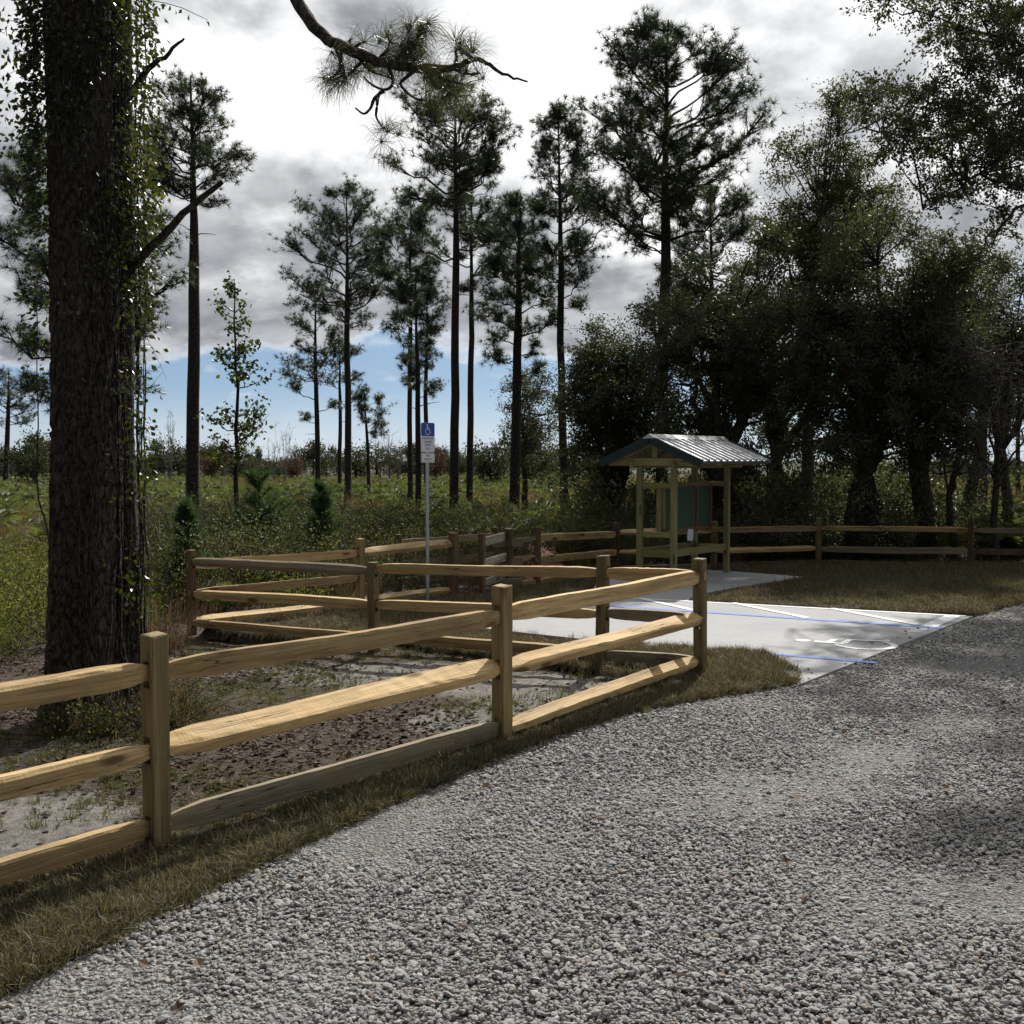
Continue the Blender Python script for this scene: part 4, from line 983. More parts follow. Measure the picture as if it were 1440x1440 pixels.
def oak(label, px, D, topy, cl, cr, boty, seed, nclump=80, nleaf=420, tw=.35, mat='oak', leafL=.095, zb=None, trunkpx=None, name='oak_tree', group='oaks massed behind the back fence', fork=.22, clr=.85, trunks=1, depth=1.0, cat='tree', lean=0.0, fill=0.35, tipclump=None, bark='bark_oak'):
    rng = np.random.default_rng(seed); tpx = px if trunkpx is None else trunkpx
    B = at(tpx, 700, D); B[2] = float(hgn(B[0], B[1])[0]) if zb is None else zb
    zt, zl = at(px, topy, D)[2] - B[2], at(px, boty, D)[2] - B[2]; W = (cr - cl) / 2 / F_PX * D; cx = at((cl + cr) / 2, 700, D)[0] - B[0]
    root = empty(name, tuple(B)); tag(root, label, cat, group)
    C0 = np.array([cx, 0, (zt + zl) / 2]); R = np.array([W, W * depth, (zt - zl) / 2]); tk = MB(); cw = MB()
    cl_ = []
    while len(cl_) < nclump:
        v = unit(rng.normal(0, 1, 3)); r = rng.uniform(0, 1) ** fill; lob = .78 + .30 * math.sin(3 * v[0] + seed) * math.cos(4 * v[1] - seed) + .12 * math.sin(7 * v[2] + 2 * v[0] + seed)
        q = C0 + R * v * r * lob
        if q[2] > .35: cl_.append(q)
    for t_ in (tipclump or []): cl_.append(at(t_[0], t_[1], D) - B)
    cl_ = np.array(cl_); fz = max(zt * fork, .6)
    roots = [np.array([rng.normal(0, .35) if trunks > 1 else 0, rng.normal(0, .35) if trunks > 1 else 0, -.25]) for _ in range(trunks)]
    forks = []
    for q in roots:
        top = np.array([cx * .35 + rng.normal(0, .15 * W), rng.normal(0, .15 * W), fz + rng.uniform(0, .3) * fz])
        c = curve(q, top, rng.normal(0, .12, 3), 8, rng, .03); tk.tube(c, np.linspace(tw / 2 * 1.25, tw / 2 * .75, 8) / trunks ** .4, 9); forks.append(c)
    # main limbs towards groups of clumps, then branches to each clump
    nl = max(4, nclump // 9); idx = rng.permutation(len(cl_))[:nl]; limbs = []
    for i in idx:
        f = forks[rng.integers(len(forks))][-1]; e = f + (cl_[i] - f) * .82
        c = curve(f, e, np.array([0, 0, .10 * np.linalg.norm(e - f)]) + rng.normal(0, .06, 3) * np.linalg.norm(e - f), 10, rng, .05); tk.tube(c, np.linspace(tw * .26, .022, 10), 6); limbs.append(c)
    allp = np.concatenate(limbs)
    for q in cl_:
        dd = np.linalg.norm(allp - q, axis=1) + np.maximum(0, allp[:, 2] - q[2]) * .4; s = allp[dd.argmin()]
        c = curve(s, q, rng.normal(0, .08, 3) * np.linalg.norm(q - s), 5, rng, .03); tk.tube(c, np.linspace(.030, .010, 5), 5)
    ntw = 16
    tc = np.repeat(cl_, ntw, 0); dv = unit(rng.normal(0, 1, (len(tc), 3)) + unit(tc - C0) * .45) * np.array([1, 1, .72]); ln = rng.uniform(.35, 1.1, len(tc)) * clr
    for i in range(0, len(tc), 2): tk.tube(np.stack([tc[i], tc[i] + dv[i] * ln[i] * .5 + [0, 0, .04], tc[i] + dv[i] * ln[i]]), [.010, .007, .003], 3)
    per = max(1, nleaf // ntw); u = rng.uniform(.12, 1.05, (len(tc), per)) ** .8
    P = (tc[:, None] + dv[:, None] * (ln[:, None] * u)[..., None] + rng.normal(0, .075, (len(tc), per, 3))).reshape(-1, 3)
    D_ = unit(np.repeat(dv, per, 0) * .5 + rng.normal(0, .8, P.shape) + [0, 0, -.15])
    tint = np.clip(np.repeat(rng.normal(.45, .16, len(cl_)), ntw * per) + rng.normal(0, .2, len(P)), 0, 1)
    leaves(cw, P, D_, leafL * rng.uniform(.7, 1.2, len(P)), leafL * .46 * rng.uniform(.8, 1.2, len(P)), rng, tint=tint)
    tk.build('trunk', M[bark], root, smooth=True); cw.build('crown', M[mat], root); return root

oak('broad dense oak directly behind the kiosk, crown reaching the ground', 1010, 27.5, 318, 868, 1150, 725, 31, 140, 430, .5, trunks=2)
oak('largest rounded dark oak behind the bare back fence', 1195, 26.5, 262, 1058, 1345, 715, 32, 155, 430, .6, trunks=2)
oak('low oak with small glinting leaves to the path side of the kiosk', 862, 30, 432, 782, 945, 735, 33, 105, 400, .3, mat='oak', trunks=2)
oak('loose light-leaved oak whose thin tip stands above the dark oaks', 1140, 31, 205, 1062, 1250, 440, 34, 85, 330, .35, mat='oak_light', tipclump=[(1176, 132), (1170, 148), (1182, 160), (1160, 205), (1185, 210), (1145, 225), (1105, 215), (1120, 235), (1195, 235), (1095, 250), (1172, 150), (1178, 172), (1112, 200), (1168, 190), (1130, 215)], fork=.35)
oak('end oak of the dark row with grey moss and twigs', 1305, 25.5, 318, 1215, 1400, 700, 35, 105, 400, .45, trunks=2)
oak('oak filling the gap between the two dense dark oaks', 1090, 33, 290, 1000, 1190, 720, 36, 85, 380, .5)
oak('slim oak growing between the leaning pine and the kiosk', 738, 41, 470, 690, 800, 700, 37, 40, 300, .25)
oak('thin lacy oak beyond the end oak with grey twigs among its leaves', 1412, 27, 372, 1330, 1500, 640, 38, 60, 210, .25, mat='oak_light', fork=.35)
oak('spreading oak crown joining the end oak to the lacy one', 1345, 29, 330, 1270, 1440, 600, 39, 70, 330, .3, fork=.35)
# the near oak whose trunk stands outside the picture
def near_oak():
    rng = np.random.default_rng(41); D0 = 17.5; B = np.array([14.4, 26.6, 0.0]); B[2] = -0.2
    root = empty('laurel_oak', tuple(B)); tag(root, 'large light-leaved oak spreading its limbs over the lawn from beside the road', 'tree')
    tk, cw = MB(), MB()
    c = curve(np.array([0, 0, -.25]), np.array([-.3, -.1, 6.4]), [.12, 0, 0], 9, rng, .03); tk.tube(c, np.linspace(.42, .30, 9), 12); f = c[-1]
    def W(px, py, D): return at(px, py, D * 1.40) - B
    limbs = [[W(1500, 100, 17.5), W(1440, 60, 17), W(1360, 40, 16.6), W(1290, 15, 16.2)],
             [W(1520, 160, 17), W(1440, 190, 16.4), W(1391, 235, 16), W(1345, 268, 15.8), W(1298, 295, 15.6)],
             [W(1520, 230, 17.5), W(1440, 285, 17), W(1400, 320, 16.6), W(1378, 355, 16.4)],
             [W(1510, 90, 18.4), W(1420, 150, 18), W(1330, 205, 17.6), W(1240, 180, 17.4), W(1180, 190, 17.2)],
             [W(1530, -60, 17), W(1440, -60, 16), W(1350, -40, 15), W(1290, -60, 14.2)],
             [W(1620, -120, 15.5), W(1560, -150, 13.5), W(1500, -190, 12)],
             [np.array([1.5, 1, 9]), np.array([3, 2, 12]), np.array([4.2, 2.4, 14])], [np.array([.5, 2, 9]), np.array([1, 4, 11.6])], [np.array([-.5, .6, 9.5]), np.array([-1.6, 1.2, 13.2])]]
    pts = []
    for L in limbs:
        P = np.array([f] + list(L)); t = np.linspace(0, 1, len(P)); tt = np.linspace(0, 1, 18)
        Q = np.stack([np.interp(tt, t, P[:, i]) for i in range(3)], 1)
        for _ in range(2): Q[1:-1] = (Q[:-2] + Q[1:-1] * 2 + Q[2:]) / 4
        Q[1:-1] += rng.normal(0, .04, Q[1:-1].shape); tk.tube(Q, np.r_[np.linspace(.13, .05, 6), np.linspace(.046, .012, 12)], 7); pts.append(Q[5:])
    allp = np.concatenate(pts)
    spots = [(1290, 20), (1330, 40), (1380, 20), (1420, 50), (1260, 8), (1345, 85), (1400, 100), (1430, 120), (1370, 130), (1330, 140), (1425, 170), (1380, 180), (1340, 190), (1300, 175), (1250, 130), (1275, 150), (1235, 165), (1225, 140), (1290, 210), (1330, 215), (1420, 210), (1365, 215), (1250, 205), (1430, 240), (1400, 60), (1410, 10), (1435, 20), (1355, 15), (1390, 205), (1425, 190), (1310, 115), (1360, 60), (1436, 265), (1405, 300), (1350, 250), (1320, 270), (1375, 340), (1435, 75), (1440, 140), (1350, 170), (1395, 150)]
    cl_ = [W(x + rng.normal(0, 13), y + rng.normal(0, 13), rng.uniform(15.0, 18.4)) for x, y in spots for _ in range(2)]
    cl_ += [W(rng.uniform(1440, 1760), rng.uniform(-260, 270), rng.uniform(13.5, 19)) for _ in range(60)]
    cl_ += [W(rng.uniform(1300, 1500), rng.uniform(-260, -20), rng.uniform(13, 18)) for _ in range(26)]
    cl_ = np.array(cl_)
    for q in cl_:
        s = allp[(np.linalg.norm(allp - q, axis=1) + np.maximum(0, allp[:, 2] - q[2]) * .3).argmin()]
        tk.tube(curve(s, q, rng.normal(0, .09, 3) * np.linalg.norm(q - s) + [0, 0, .04], 6, rng, .025), np.linspace(.022, .006, 6), 4)
    ntw, per = 14, 26; tc = np.repeat(cl_, ntw, 0); dv = unit(rng.normal(0, 1, tc.shape)) * np.array([1, 1, .75]); ln = rng.uniform(.28, .85, len(tc))
    for i in range(len(tc)): tk.tube(np.stack([tc[i], tc[i] + dv[i] * ln[i] * .5 + [0, 0, .03], tc[i] + dv[i] * ln[i]]), [.006, .004, .002], 3)
    u = rng.uniform(.2, 1.05, (len(tc), per)); P = (tc[:, None] + dv[:, None] * (ln[:, None] * u)[..., None] + rng.normal(0, .05, (len(tc), per, 3))).reshape(-1, 3)
    leaves(cw, P, unit(np.repeat(dv, per, 0) * .6 + rng.normal(0, .7, P.shape)), 0.088 * rng.uniform(.7, 1.2, len(P)), .042 * rng.uniform(.8, 1.2, len(P)), rng)
    tk.build('trunk', M['bark_oak'], root, smooth=True); cw.build('crown', M['oak_near'], root)
near_oak()
# young broadleaf tree in the field
def young_tree():
    rng = np.random.default_rng(51); D = 30; B = at(330, 700, D); B[2] = float(hgn(B[0], B[1])[0])
    root = empty('young_tree', tuple(B)); tag(root, 'young thin-stemmed broadleaf tree with sparse yellow-green leaves', 'tree')
    tk, cw = MB(), MB(); H = at(332, 392, D)[2] - B[2]
    C = curve(np.array([0, 0, -.2]), np.array([.05, 0, H]), [.06, 0, 0], 14, rng, .03); tk.tube(C, np.linspace(.085, .012, 14), 8)
    ps, ds = [], []
    for i in range(46):
        z = rng.uniform(.28, .98) * H; s = np.array([np.interp(z, C[:, 2], C[:, 0]), 0, z]); a = i * 2.4 + rng.normal(0, .4); l = rng.uniform(.4, 1.3) * (1.15 - z / H * .75)
        e = s + np.array([math.cos(a) * l, math.sin(a) * l, l * rng.uniform(.25, .9)]); c = curve(s, e, [0, 0, -.06 * l], 5, rng, .03); tk.tube(c, np.linspace(.018, .004, 5), 4)
        for _ in range(int(rng.integers(10, 46))):
            u = rng.uniform(.4, 1.08); ps.append(s + (e - s) * u + rng.normal(0, .09, 3)); ds.append(unit(rng.normal(0, 1, 3) + [0, 0, -.5]))
    leaves(cw, np.array(ps), np.array(ds), rng.uniform(.09, .16, len(ps)), rng.uniform(.07, .12, len(ps)), rng)
    tk.build('trunk', M['bark'], root, smooth=True); cw.build('crown', M['decid'], root)
young_tree()

# ------------------------------------------------------------------ the big vine-clad pine
def big_pine():
    rng = np.random.default_rng(61); B = np.array([-3.86, 9.95, -.17]); root = empty('big_pine', tuple(B))
    tag(root, 'massive rough-barked pine inside the fence with a drooping needle branch', 'tree')
    nz, na = 520, 150; H = 16.0; zs = np.r_[np.linspace(-.3, 7.5, nz - 40), np.linspace(7.6, H, 40)]
    A, Z = np.meshgrid(np.linspace(0, 2 * math.pi, na, endpoint=False), zs)
    r = .285 - .006 * Z - .004 * np.maximum(Z - 6, 0) + .20 * np.exp(-np.maximum(Z + .1, 0) / .22) * (1 + .35 * np.sin(A * 5 + .6)) * .8
    r = np.maximum(r, .06); a_, z_ = A.ravel(), Z.ravel()
    q = np.c_[np.cos(a_) * 3.2, np.sin(a_) * 3.2, z_ * 4.4]; q = q + (fbm(q * 1.2, 2)[:, None] - .5) * 1.4
    # long plates with dark furrows between: distance to the nearest furrow of a jittered cell pattern
    cells = np.floor(q); best = np.full(len(q), 9.0); sec = np.full(len(q), 9.0); idh = np.zeros(len(q))
    for dx in (-1, 0, 1):
        for dy in (-1, 0, 1):
            for dz in (-1, 0, 1):
                c = (cells + (dx, dy, dz)).astype(np.int64); h1 = hash3(c[:, 0], c[:, 1], c[:, 2]); h2 = hash3(c[:, 0] + 57, c[:, 1], c[:, 2]); h3 = hash3(c[:, 0], c[:, 1] + 91, c[:, 2])
                d = np.linalg.norm((c + np.stack([h1, h2, h3], 1) - q), axis=1); m = d < best
                sec = np.where(m, best, np.minimum(sec, d)); idh = np.where(m, h1, idh); best = np.where(m, d, best)
    edge = sstep(sec - best, .02, .22); r = r.ravel() * 1.0 + (edge * .022 + (idh - .5) * .014 * edge + (fbm(q * 4, 3) - .5) * .014)
    cxy = np.c_[.05 * np.sin(z_ * .5) + .012 * z_, .03 * np.sin(z_ * .35 + 1)]
    V = np.c_[np.cos(a_) * r + cxy[:, 0], np.sin(a_) * r + cxy[:, 1], z_]; i = np.arange(nz - 1)[:, None] * na; j = np.arange(na)[None]; j2 = (j + 1) % na
    mb = MB(); mb.add(V, np.stack([i + j, i + j2, i + na + j2, i + na + j], -1).reshape(-1, 4)); mb.build('trunk', M['bark_big'], root, smooth=True)
    # the drooping branch with long needles
    def W(px, py, D): return at(px, py, D) - B
    tk, cw = MB(), MB()
    P = np.array([[.1, -.15, 8.9], [.9, -.9, 8.8], W(395, -190, 7.9), W(402, -90, 7.4), W(416, 0, 7.1), W(437, 34, 7.0), W(463, 58, 6.9), W(505, 76, 6.75), W(545, 90, 6.65), W(585, 97, 6.6), W(625, 97, 6.55), W(648, 93, 6.5), W(668, 80, 6.45), W(690, 92, 6.4), W(715, 107, 6.35), W(742, 115, 6.3)])
    t = np.linspace(0, 1, len(P)); tt = np.linspace(0, 1, 60); Q = np.stack([np.interp(tt, t, P[:, i]) for i in range(3)], 1)
    for _ in range(2): Q[1:-1] = (Q[:-2] + Q[1:-1] * 2 + Q[2:]) / 4
    Q[1:-1] += rng.normal(0, .004, Q[1:-1].shape); rr = np.interp(tt, [0, .25, .45, .62, .75, 1], [.05, .042, .032, .026, .016, .005]); tk.tube(Q, rr, 9)
    subs = [[(470, 62), (478, 84), (486, 104), (470, 112)], [(500, 76), (520, 100), (545, 108)], [(545, 92), (553, 108), (552, 122), (540, 128), (520, 118), (512, 108)], [(540, 128), (532, 132), (530, 150), (528, 165), (538, 178)], [(532, 134), (525, 140), (522, 152), (512, 162), (500, 152)],
            [(585, 97), (570, 110), (560, 118), (583, 140), (610, 142)], [(550, 92), (565, 75), (585, 60), (590, 36)], [(530, 86), (545, 70), (548, 58)], [(640, 96), (642, 80), (640, 68)], [(665, 82), (650, 72), (648, 66)], [(610, 98), (622, 112), (650, 118)], [(600, 98), (612, 120), (640, 135)], [(480, 66), (478, 100), (462, 112)], [(575, 97), (585, 80), (600, 72)], [(640, 97), (655, 104), (672, 104)], [(515, 80), (500, 96), (488, 108)], [(490, 72), (505, 62), (515, 58)]]
    tufts = [(470, 112), (462, 112), (478, 72), (488, 108), (545, 108), (505, 100), (520, 98), (610, 100), (590, 36), (586, 52), (575, 60), (583, 72), (570, 75), (598, 72), (548, 60), (545, 72), (640, 70), (652, 72), (650, 118), (640, 135), (655, 104), (672, 104), (628, 130), (612, 120), (625, 112), (512, 60), (500, 64), (495, 100), (482, 92), (538, 180), (545, 186), (560, 80), (600, 110), (590, 88), (575, 45), (664, 75), (565, 68), (578, 80), (630, 122), (645, 128)]
    for s in subs:
        D = np.interp(s[0][0], [470, 670], [6.9, 6.45]); P = np.array([W(x, y, D + rng.normal(0, .06) * k) for k, (x, y) in enumerate(s)]); t = np.linspace(0, 1, len(P)); tt = np.linspace(0, 1, 14)
        q = np.stack([np.interp(tt, t, P[:, i]) for i in range(3)], 1); q[1:-1] = (q[:-2] + q[1:-1] * 2 + q[2:]) / 4; tk.tube(q, np.linspace(.013, .005, 14), 6)
    tp = np.array([W(x, y, np.interp(x, [470, 670], [6.9, 6.45]) + rng.normal(0, .12)) for x, y in tufts]); td = unit(np.c_[rng.normal(.1, .5, len(tp)), rng.normal(0, .5, len(tp)), rng.normal(.1, .5, len(tp))])
    needles(cw, np.r_[tp, tp + rng.normal(0, .05, tp.shape)], np.r_[td, td], 55, .20, .0024, rng, .85, .32)
    # upper crown, above the picture
    up = MB(); ut, ud = [], []
    for i in range(26):
        z = rng.uniform(9.2, 15.8); a = i * 2.4; l = rng.uniform(1.2, 3.0) * (1.25 - (z - 9) / 9); s = np.array([.15, 0, z]); e = s + np.array([math.cos(a) * l, math.sin(a) * l, .35 * l]); tk.tube(curve(s, e, [0, 0, -.2], 7, rng, .05), np.linspace(.05, .01, 7), 5)
        for _ in range(14): u = rng.uniform(.4, 1.05); ut.append(s + (e - s) * u + rng.normal(0, .22, 3)); ud.append([math.cos(a), math.sin(a), .5])
    needles(up, np.array(ut), np.array(ud), 40, .28, .006, rng, .9)
    tk.build('branch', M['bark_big'], root, smooth=True); cw.build('needles', M['needles_near'], root); up.build('crown', M['needles'], root)
    return B
BP = big_pine()
def side_trunk():
    """thinner trunk smothered in vines, close behind the big pine"""
    rng = np.random.default_rng(62); D = 10.4; B = at(178, 900, D); B[2] = float(hgn(B[0], B[1])[0]); root = empty('slim_dead_pine', tuple(B)); tag(root, 'slim dead trunk close behind the big pine with a broken slanting limb', 'tree')
    tk = MB(); C = np.array([[0, 0, -.3], [.02, 0, 1.2], [-.02, .02, 2.6], [.02, 0, 4.2], [.03, 0, 5.6], [.06, 0, 7.2], [.08, .05, 8.2]]); tk.tube(C, [.14, .115, .11, .105, .10, .08, .05], 12)
    def W(px, py, D=10.4): return at(px, py, D) - B
    def poly(P, r0, r1, n=12):
        P = np.array(P); t = np.linspace(0, 1, len(P)); tt = np.linspace(0, 1, n); q = np.stack([np.interp(tt, t, P[:, i]) for i in range(3)], 1); q[1:-1] = (q[:-2] + q[1:-1] * 2 + q[2:]) / 4; q[1:-1] += rng.normal(0, .006, q[1:-1].shape); tk.tube(q, np.linspace(r0, r1, n), 8)
    poly([W(178, 385), W(190, 370, 10.3), W(235, 325, 10.1), W(275, 285, 10), W(312, 256, 9.9)], .048, .022)
    poly([W(180, 140), W(203, 104, 10.3), W(218, 86, 10.2), W(236, 78, 10.1), W(250, 62, 10), W(259, 54, 10)], .034, .008); poly([W(216, 87, 10.2), W(213, 76, 10.2), W(211, 68, 10.2)], .010, .004, 5)
    tk.build('trunk', M['bark_big'], root, smooth=True); return B
SB = side_trunk()
def vines():
    rng = np.random.default_rng(63); root = empty('climbing_vine', (BP[0] + .30, BP[1] - .42, BP[2])); tag(root, 'leafy vine climbing the big pine and the slim trunk beside it', 'vine')
    O = np.array(root.location); st, lf = MB(), MB(); ps, ds, tn = [], [], []
    def trunkpt(base, r, a, z): return base + np.array([math.cos(a) * r + .012 * z, math.sin(a) * r, z])
    for i in range(70):         # stems up the two trunks
        b, r = (BP, .31) if i < 36 else (SB, .13)
        a = rng.uniform(-1.3, .7) if i < 36 else rng.uniform(0, 6.28); z0 = rng.uniform(-.05, 1.0) if i % 3 else rng.uniform(2, 4.5); z1 = z0 + rng.uniform(1.5, 6.0); k = 16; zz = np.linspace(z0, min(z1, 8), k); aa = a + np.cumsum(rng.normal(0, .12, k))
        q = np.array([trunkpt(b, r * (1 + .22 * (z < .4)) + .02 + abs(rng.normal(0, .02)), x, z) for x, z in zip(aa, zz)]); st.tube(q - O, np.linspace(.010, .004, k), 5)
    def leaf_cloud(n, base, rfun, zlo, zhi, wz, lit=.0):
        m = 0
        while m < n:
            z = rng.uniform(zlo, zhi)
            if rng.random() > wz(z): continue
            a = rng.uniform(0, 6.28); r = rfun(z, a) * 1.0
            g = fbm(np.array([[a * 1.6, z * 1.5, 4.0]]), 2)[0]
            if rng.random() > sstep(g, .30, .58): continue
            p = trunkpt(base, r + abs(rng.normal(0, .055)) + (.12 * rng.random() ** 3), a, z); ps.append(p); o = np.array([math.cos(a), math.sin(a), -.7]); ds.append(unit(o + rng.normal(0, .5, 3))); tn.append(np.clip(rng.normal(.25, .16), 0, 1)); m += 1
    leaf_cloud(6500, BP, lambda z, a: .30, 3.0, 7.8, lambda z: .06 + .94 * sstep(np.array(z), 3.2, 4.8))
    leaf_cloud(2600, SB, lambda z, a: .15 + .05 * math.sin(3 * a + z), .2, 7.8, lambda z: .16 + .84 * sstep(np.array(z), 2.6, 4.2))
    # hanging sprays to the side of the trunk, traced by the outline of the foliage
    sprays = [(20, 70, .5), (10, 105, .4), (30, 150, .5), (15, 185, .45), (40, 190, .4), (5, 30, .6), (35, 20, .5), (30, 215, .3), (60, 40, .5), (195, 40, .3), (205, 60, .25), (200, 130, .3), (203, 150, .25), (205, 170, .3), (200, 215, .35), (206, 240, .3), (203, 275, .35), (212, 285, .2), (198, 300, .35), (192, 330, .35), (200, 205, .3), (208, 200, .25), (190, 20, .4), (170, 10, .5), (180, 60, .4), (195, 100, .3), (190, 450, .25), (185, 520, .3), (200, 600, .25), (190, 640, .3), (195, 680, .3), (190, 800, .35), (200, 835, .3), (185, 560, .3), (130, 340, .2), (120, 325, .2)]
    for x, y, s in sprays:
        c = at(x, y, rng.uniform(9.5, 10.3)); n = int((58 if x > 100 else 34) * s / .4); P = c + rng.normal(0, 1, (n, 3)) * np.array([.11, .11, .14]) * (1 if x > 100 else 1.25) * (s / .4); ps += list(P); ds += list(unit(rng.normal(0, .6, (n, 3)) + [0, -.1, -.6])); bright = .66 if 195 < x < 215 and 190 < y < 310 else .33; tn += list(np.clip(rng.normal(bright, .2, n), 0, 1))
        b0 = np.array([BP[0] if x < 110 else SB[0], BP[1], c[2] + .15]); st.tube(curve(b0, c, [0, 0, .05], 6, rng, .02) - O, np.linspace(.006, .002, 6), 4)
    for x, y in [(215, 3), (232, 6), (240, 8), (247, 13), (256, 13), (266, 19), (290, 29), (222, 8), (205, 2)]:      # trailing runner
        ps.append(at(x, y, 9.0)); ds.append(unit(np.array([rng.normal(0, .4), -.3, -.8]))); tn.append(.6)
    st.tube(np.array([at(185, -20, 9.6), at(205, 0, 9.2), at(232, 4, 9), at(256, 11, 9), at(292, 28, 9)]) - O, [.005, .004, .003, .003, .002], 4)
    for i in range(26):         # thin hanging strands to the side
        x, y = rng.uniform(185, 235), rng.uniform(300, 640); a = at(rng.uniform(170, 190), y - rng.uniform(0, 60), 10.2); b = at(x, y + rng.uniform(-60, 90), 10.2); st.tube(curve(a, b, [0, 0, rng.uniform(-.2, .15)], 9, rng, .012) - O, np.linspace(.004, .0015, 9), 3)
    ps, ds = np.array(ps) - O, np.array(ds); leaves(lf, ps, ds, rng.uniform(.04, .075, len(ps)), rng.uniform(.026, .05, len(ps)), rng, .18, tint=np.array(tn))
    st.build('stem', M['bark_oak'], root, smooth=True); lf.build('foliage', M['vine'], root)
vines()

# ------------------------------------------------------------------ undergrowth of the field
def palmetto_mesh(seed, nf=10, h=.95):
    r = np.random.default_rng(seed); mb = MB()
    for i in range(nf):
        a = i * 2.4 + r.normal(0, .3); tilt = r.uniform(.15, 1.0); d = unit([math.cos(a) * tilt, math.sin(a) * tilt, 1.0]); L = h * r.uniform(.55, 1.0)
        p0 = np.array([r.normal(0, .05), r.normal(0, .05), 0]); p1 = p0 + d * L; mb.tube(np.stack([p0, (p0 + p1) / 2 + [0, 0, .03], p1]), [.008, .007, .006], 3, .35)
        side = unit(np.cross(d, [0, 0, 1])); fwd = unit(d + np.array([math.cos(a), math.sin(a), -.2]) * .6); nl = 15; t = r.random()
        for j in range(nl):
            ph = math.radians(-95 + 190 * j / (nl - 1)); v = unit(fwd * math.cos(ph) + side * math.sin(ph)); l = .36 * r.uniform(.85, 1.1) * (1 - .25 * abs(ph) / 1.7); s = unit(np.cross(v, np.cross(fwd, side))) * .017; tip = p1 + v * l - np.array([0, 0, .10 * l])
            m = p1 + v * l * .5; mb.add([p1, m - s, tip, m + s], np.array([(0, 1, 2), (0, 2, 3)]), np.clip(t + r.normal(0, .1), 0, 1))
    return mb.build('palmetto', M['palmetto'], mesh_only=True)
def shrub_mesh(seed, mat, h=1.0, n=420, L=.06, wd=.45, upright=.6, W=.5):
    r = np.random.default_rng(seed); mb = MB(); k = 26; b = np.c_[r.normal(0, .07, (k, 2)), np.zeros(k)]; d = unit(np.c_[r.normal(0, wd, (k, 2)), np.full(k, upright)]); l = h * r.uniform(.5, 1.1, k) / d[:, 2] * .9
    for i in range(k): mb.tube(np.stack([b[i], b[i] + d[i] * l[i] * .5, b[i] + d[i] * l[i] + r.normal(0, .04, 3)]), [.006, .004, .002], 3, 0.0)
    i = r.integers(0, k, n); u = r.uniform(.18, 1.05, n) ** .75; P = b[i] + d[i] * (l[i] * u)[:, None] + r.normal(0, .06 * h, (n, 3)); leaves(mb, P, unit(r.normal(0, .8, (n, 3)) + [0, 0, .2]), L * r.uniform(.6, 1.2, n), L * W * r.uniform(.7, 1.2, n), r)
    return mb.build('shrub', mat, mesh_only=True)
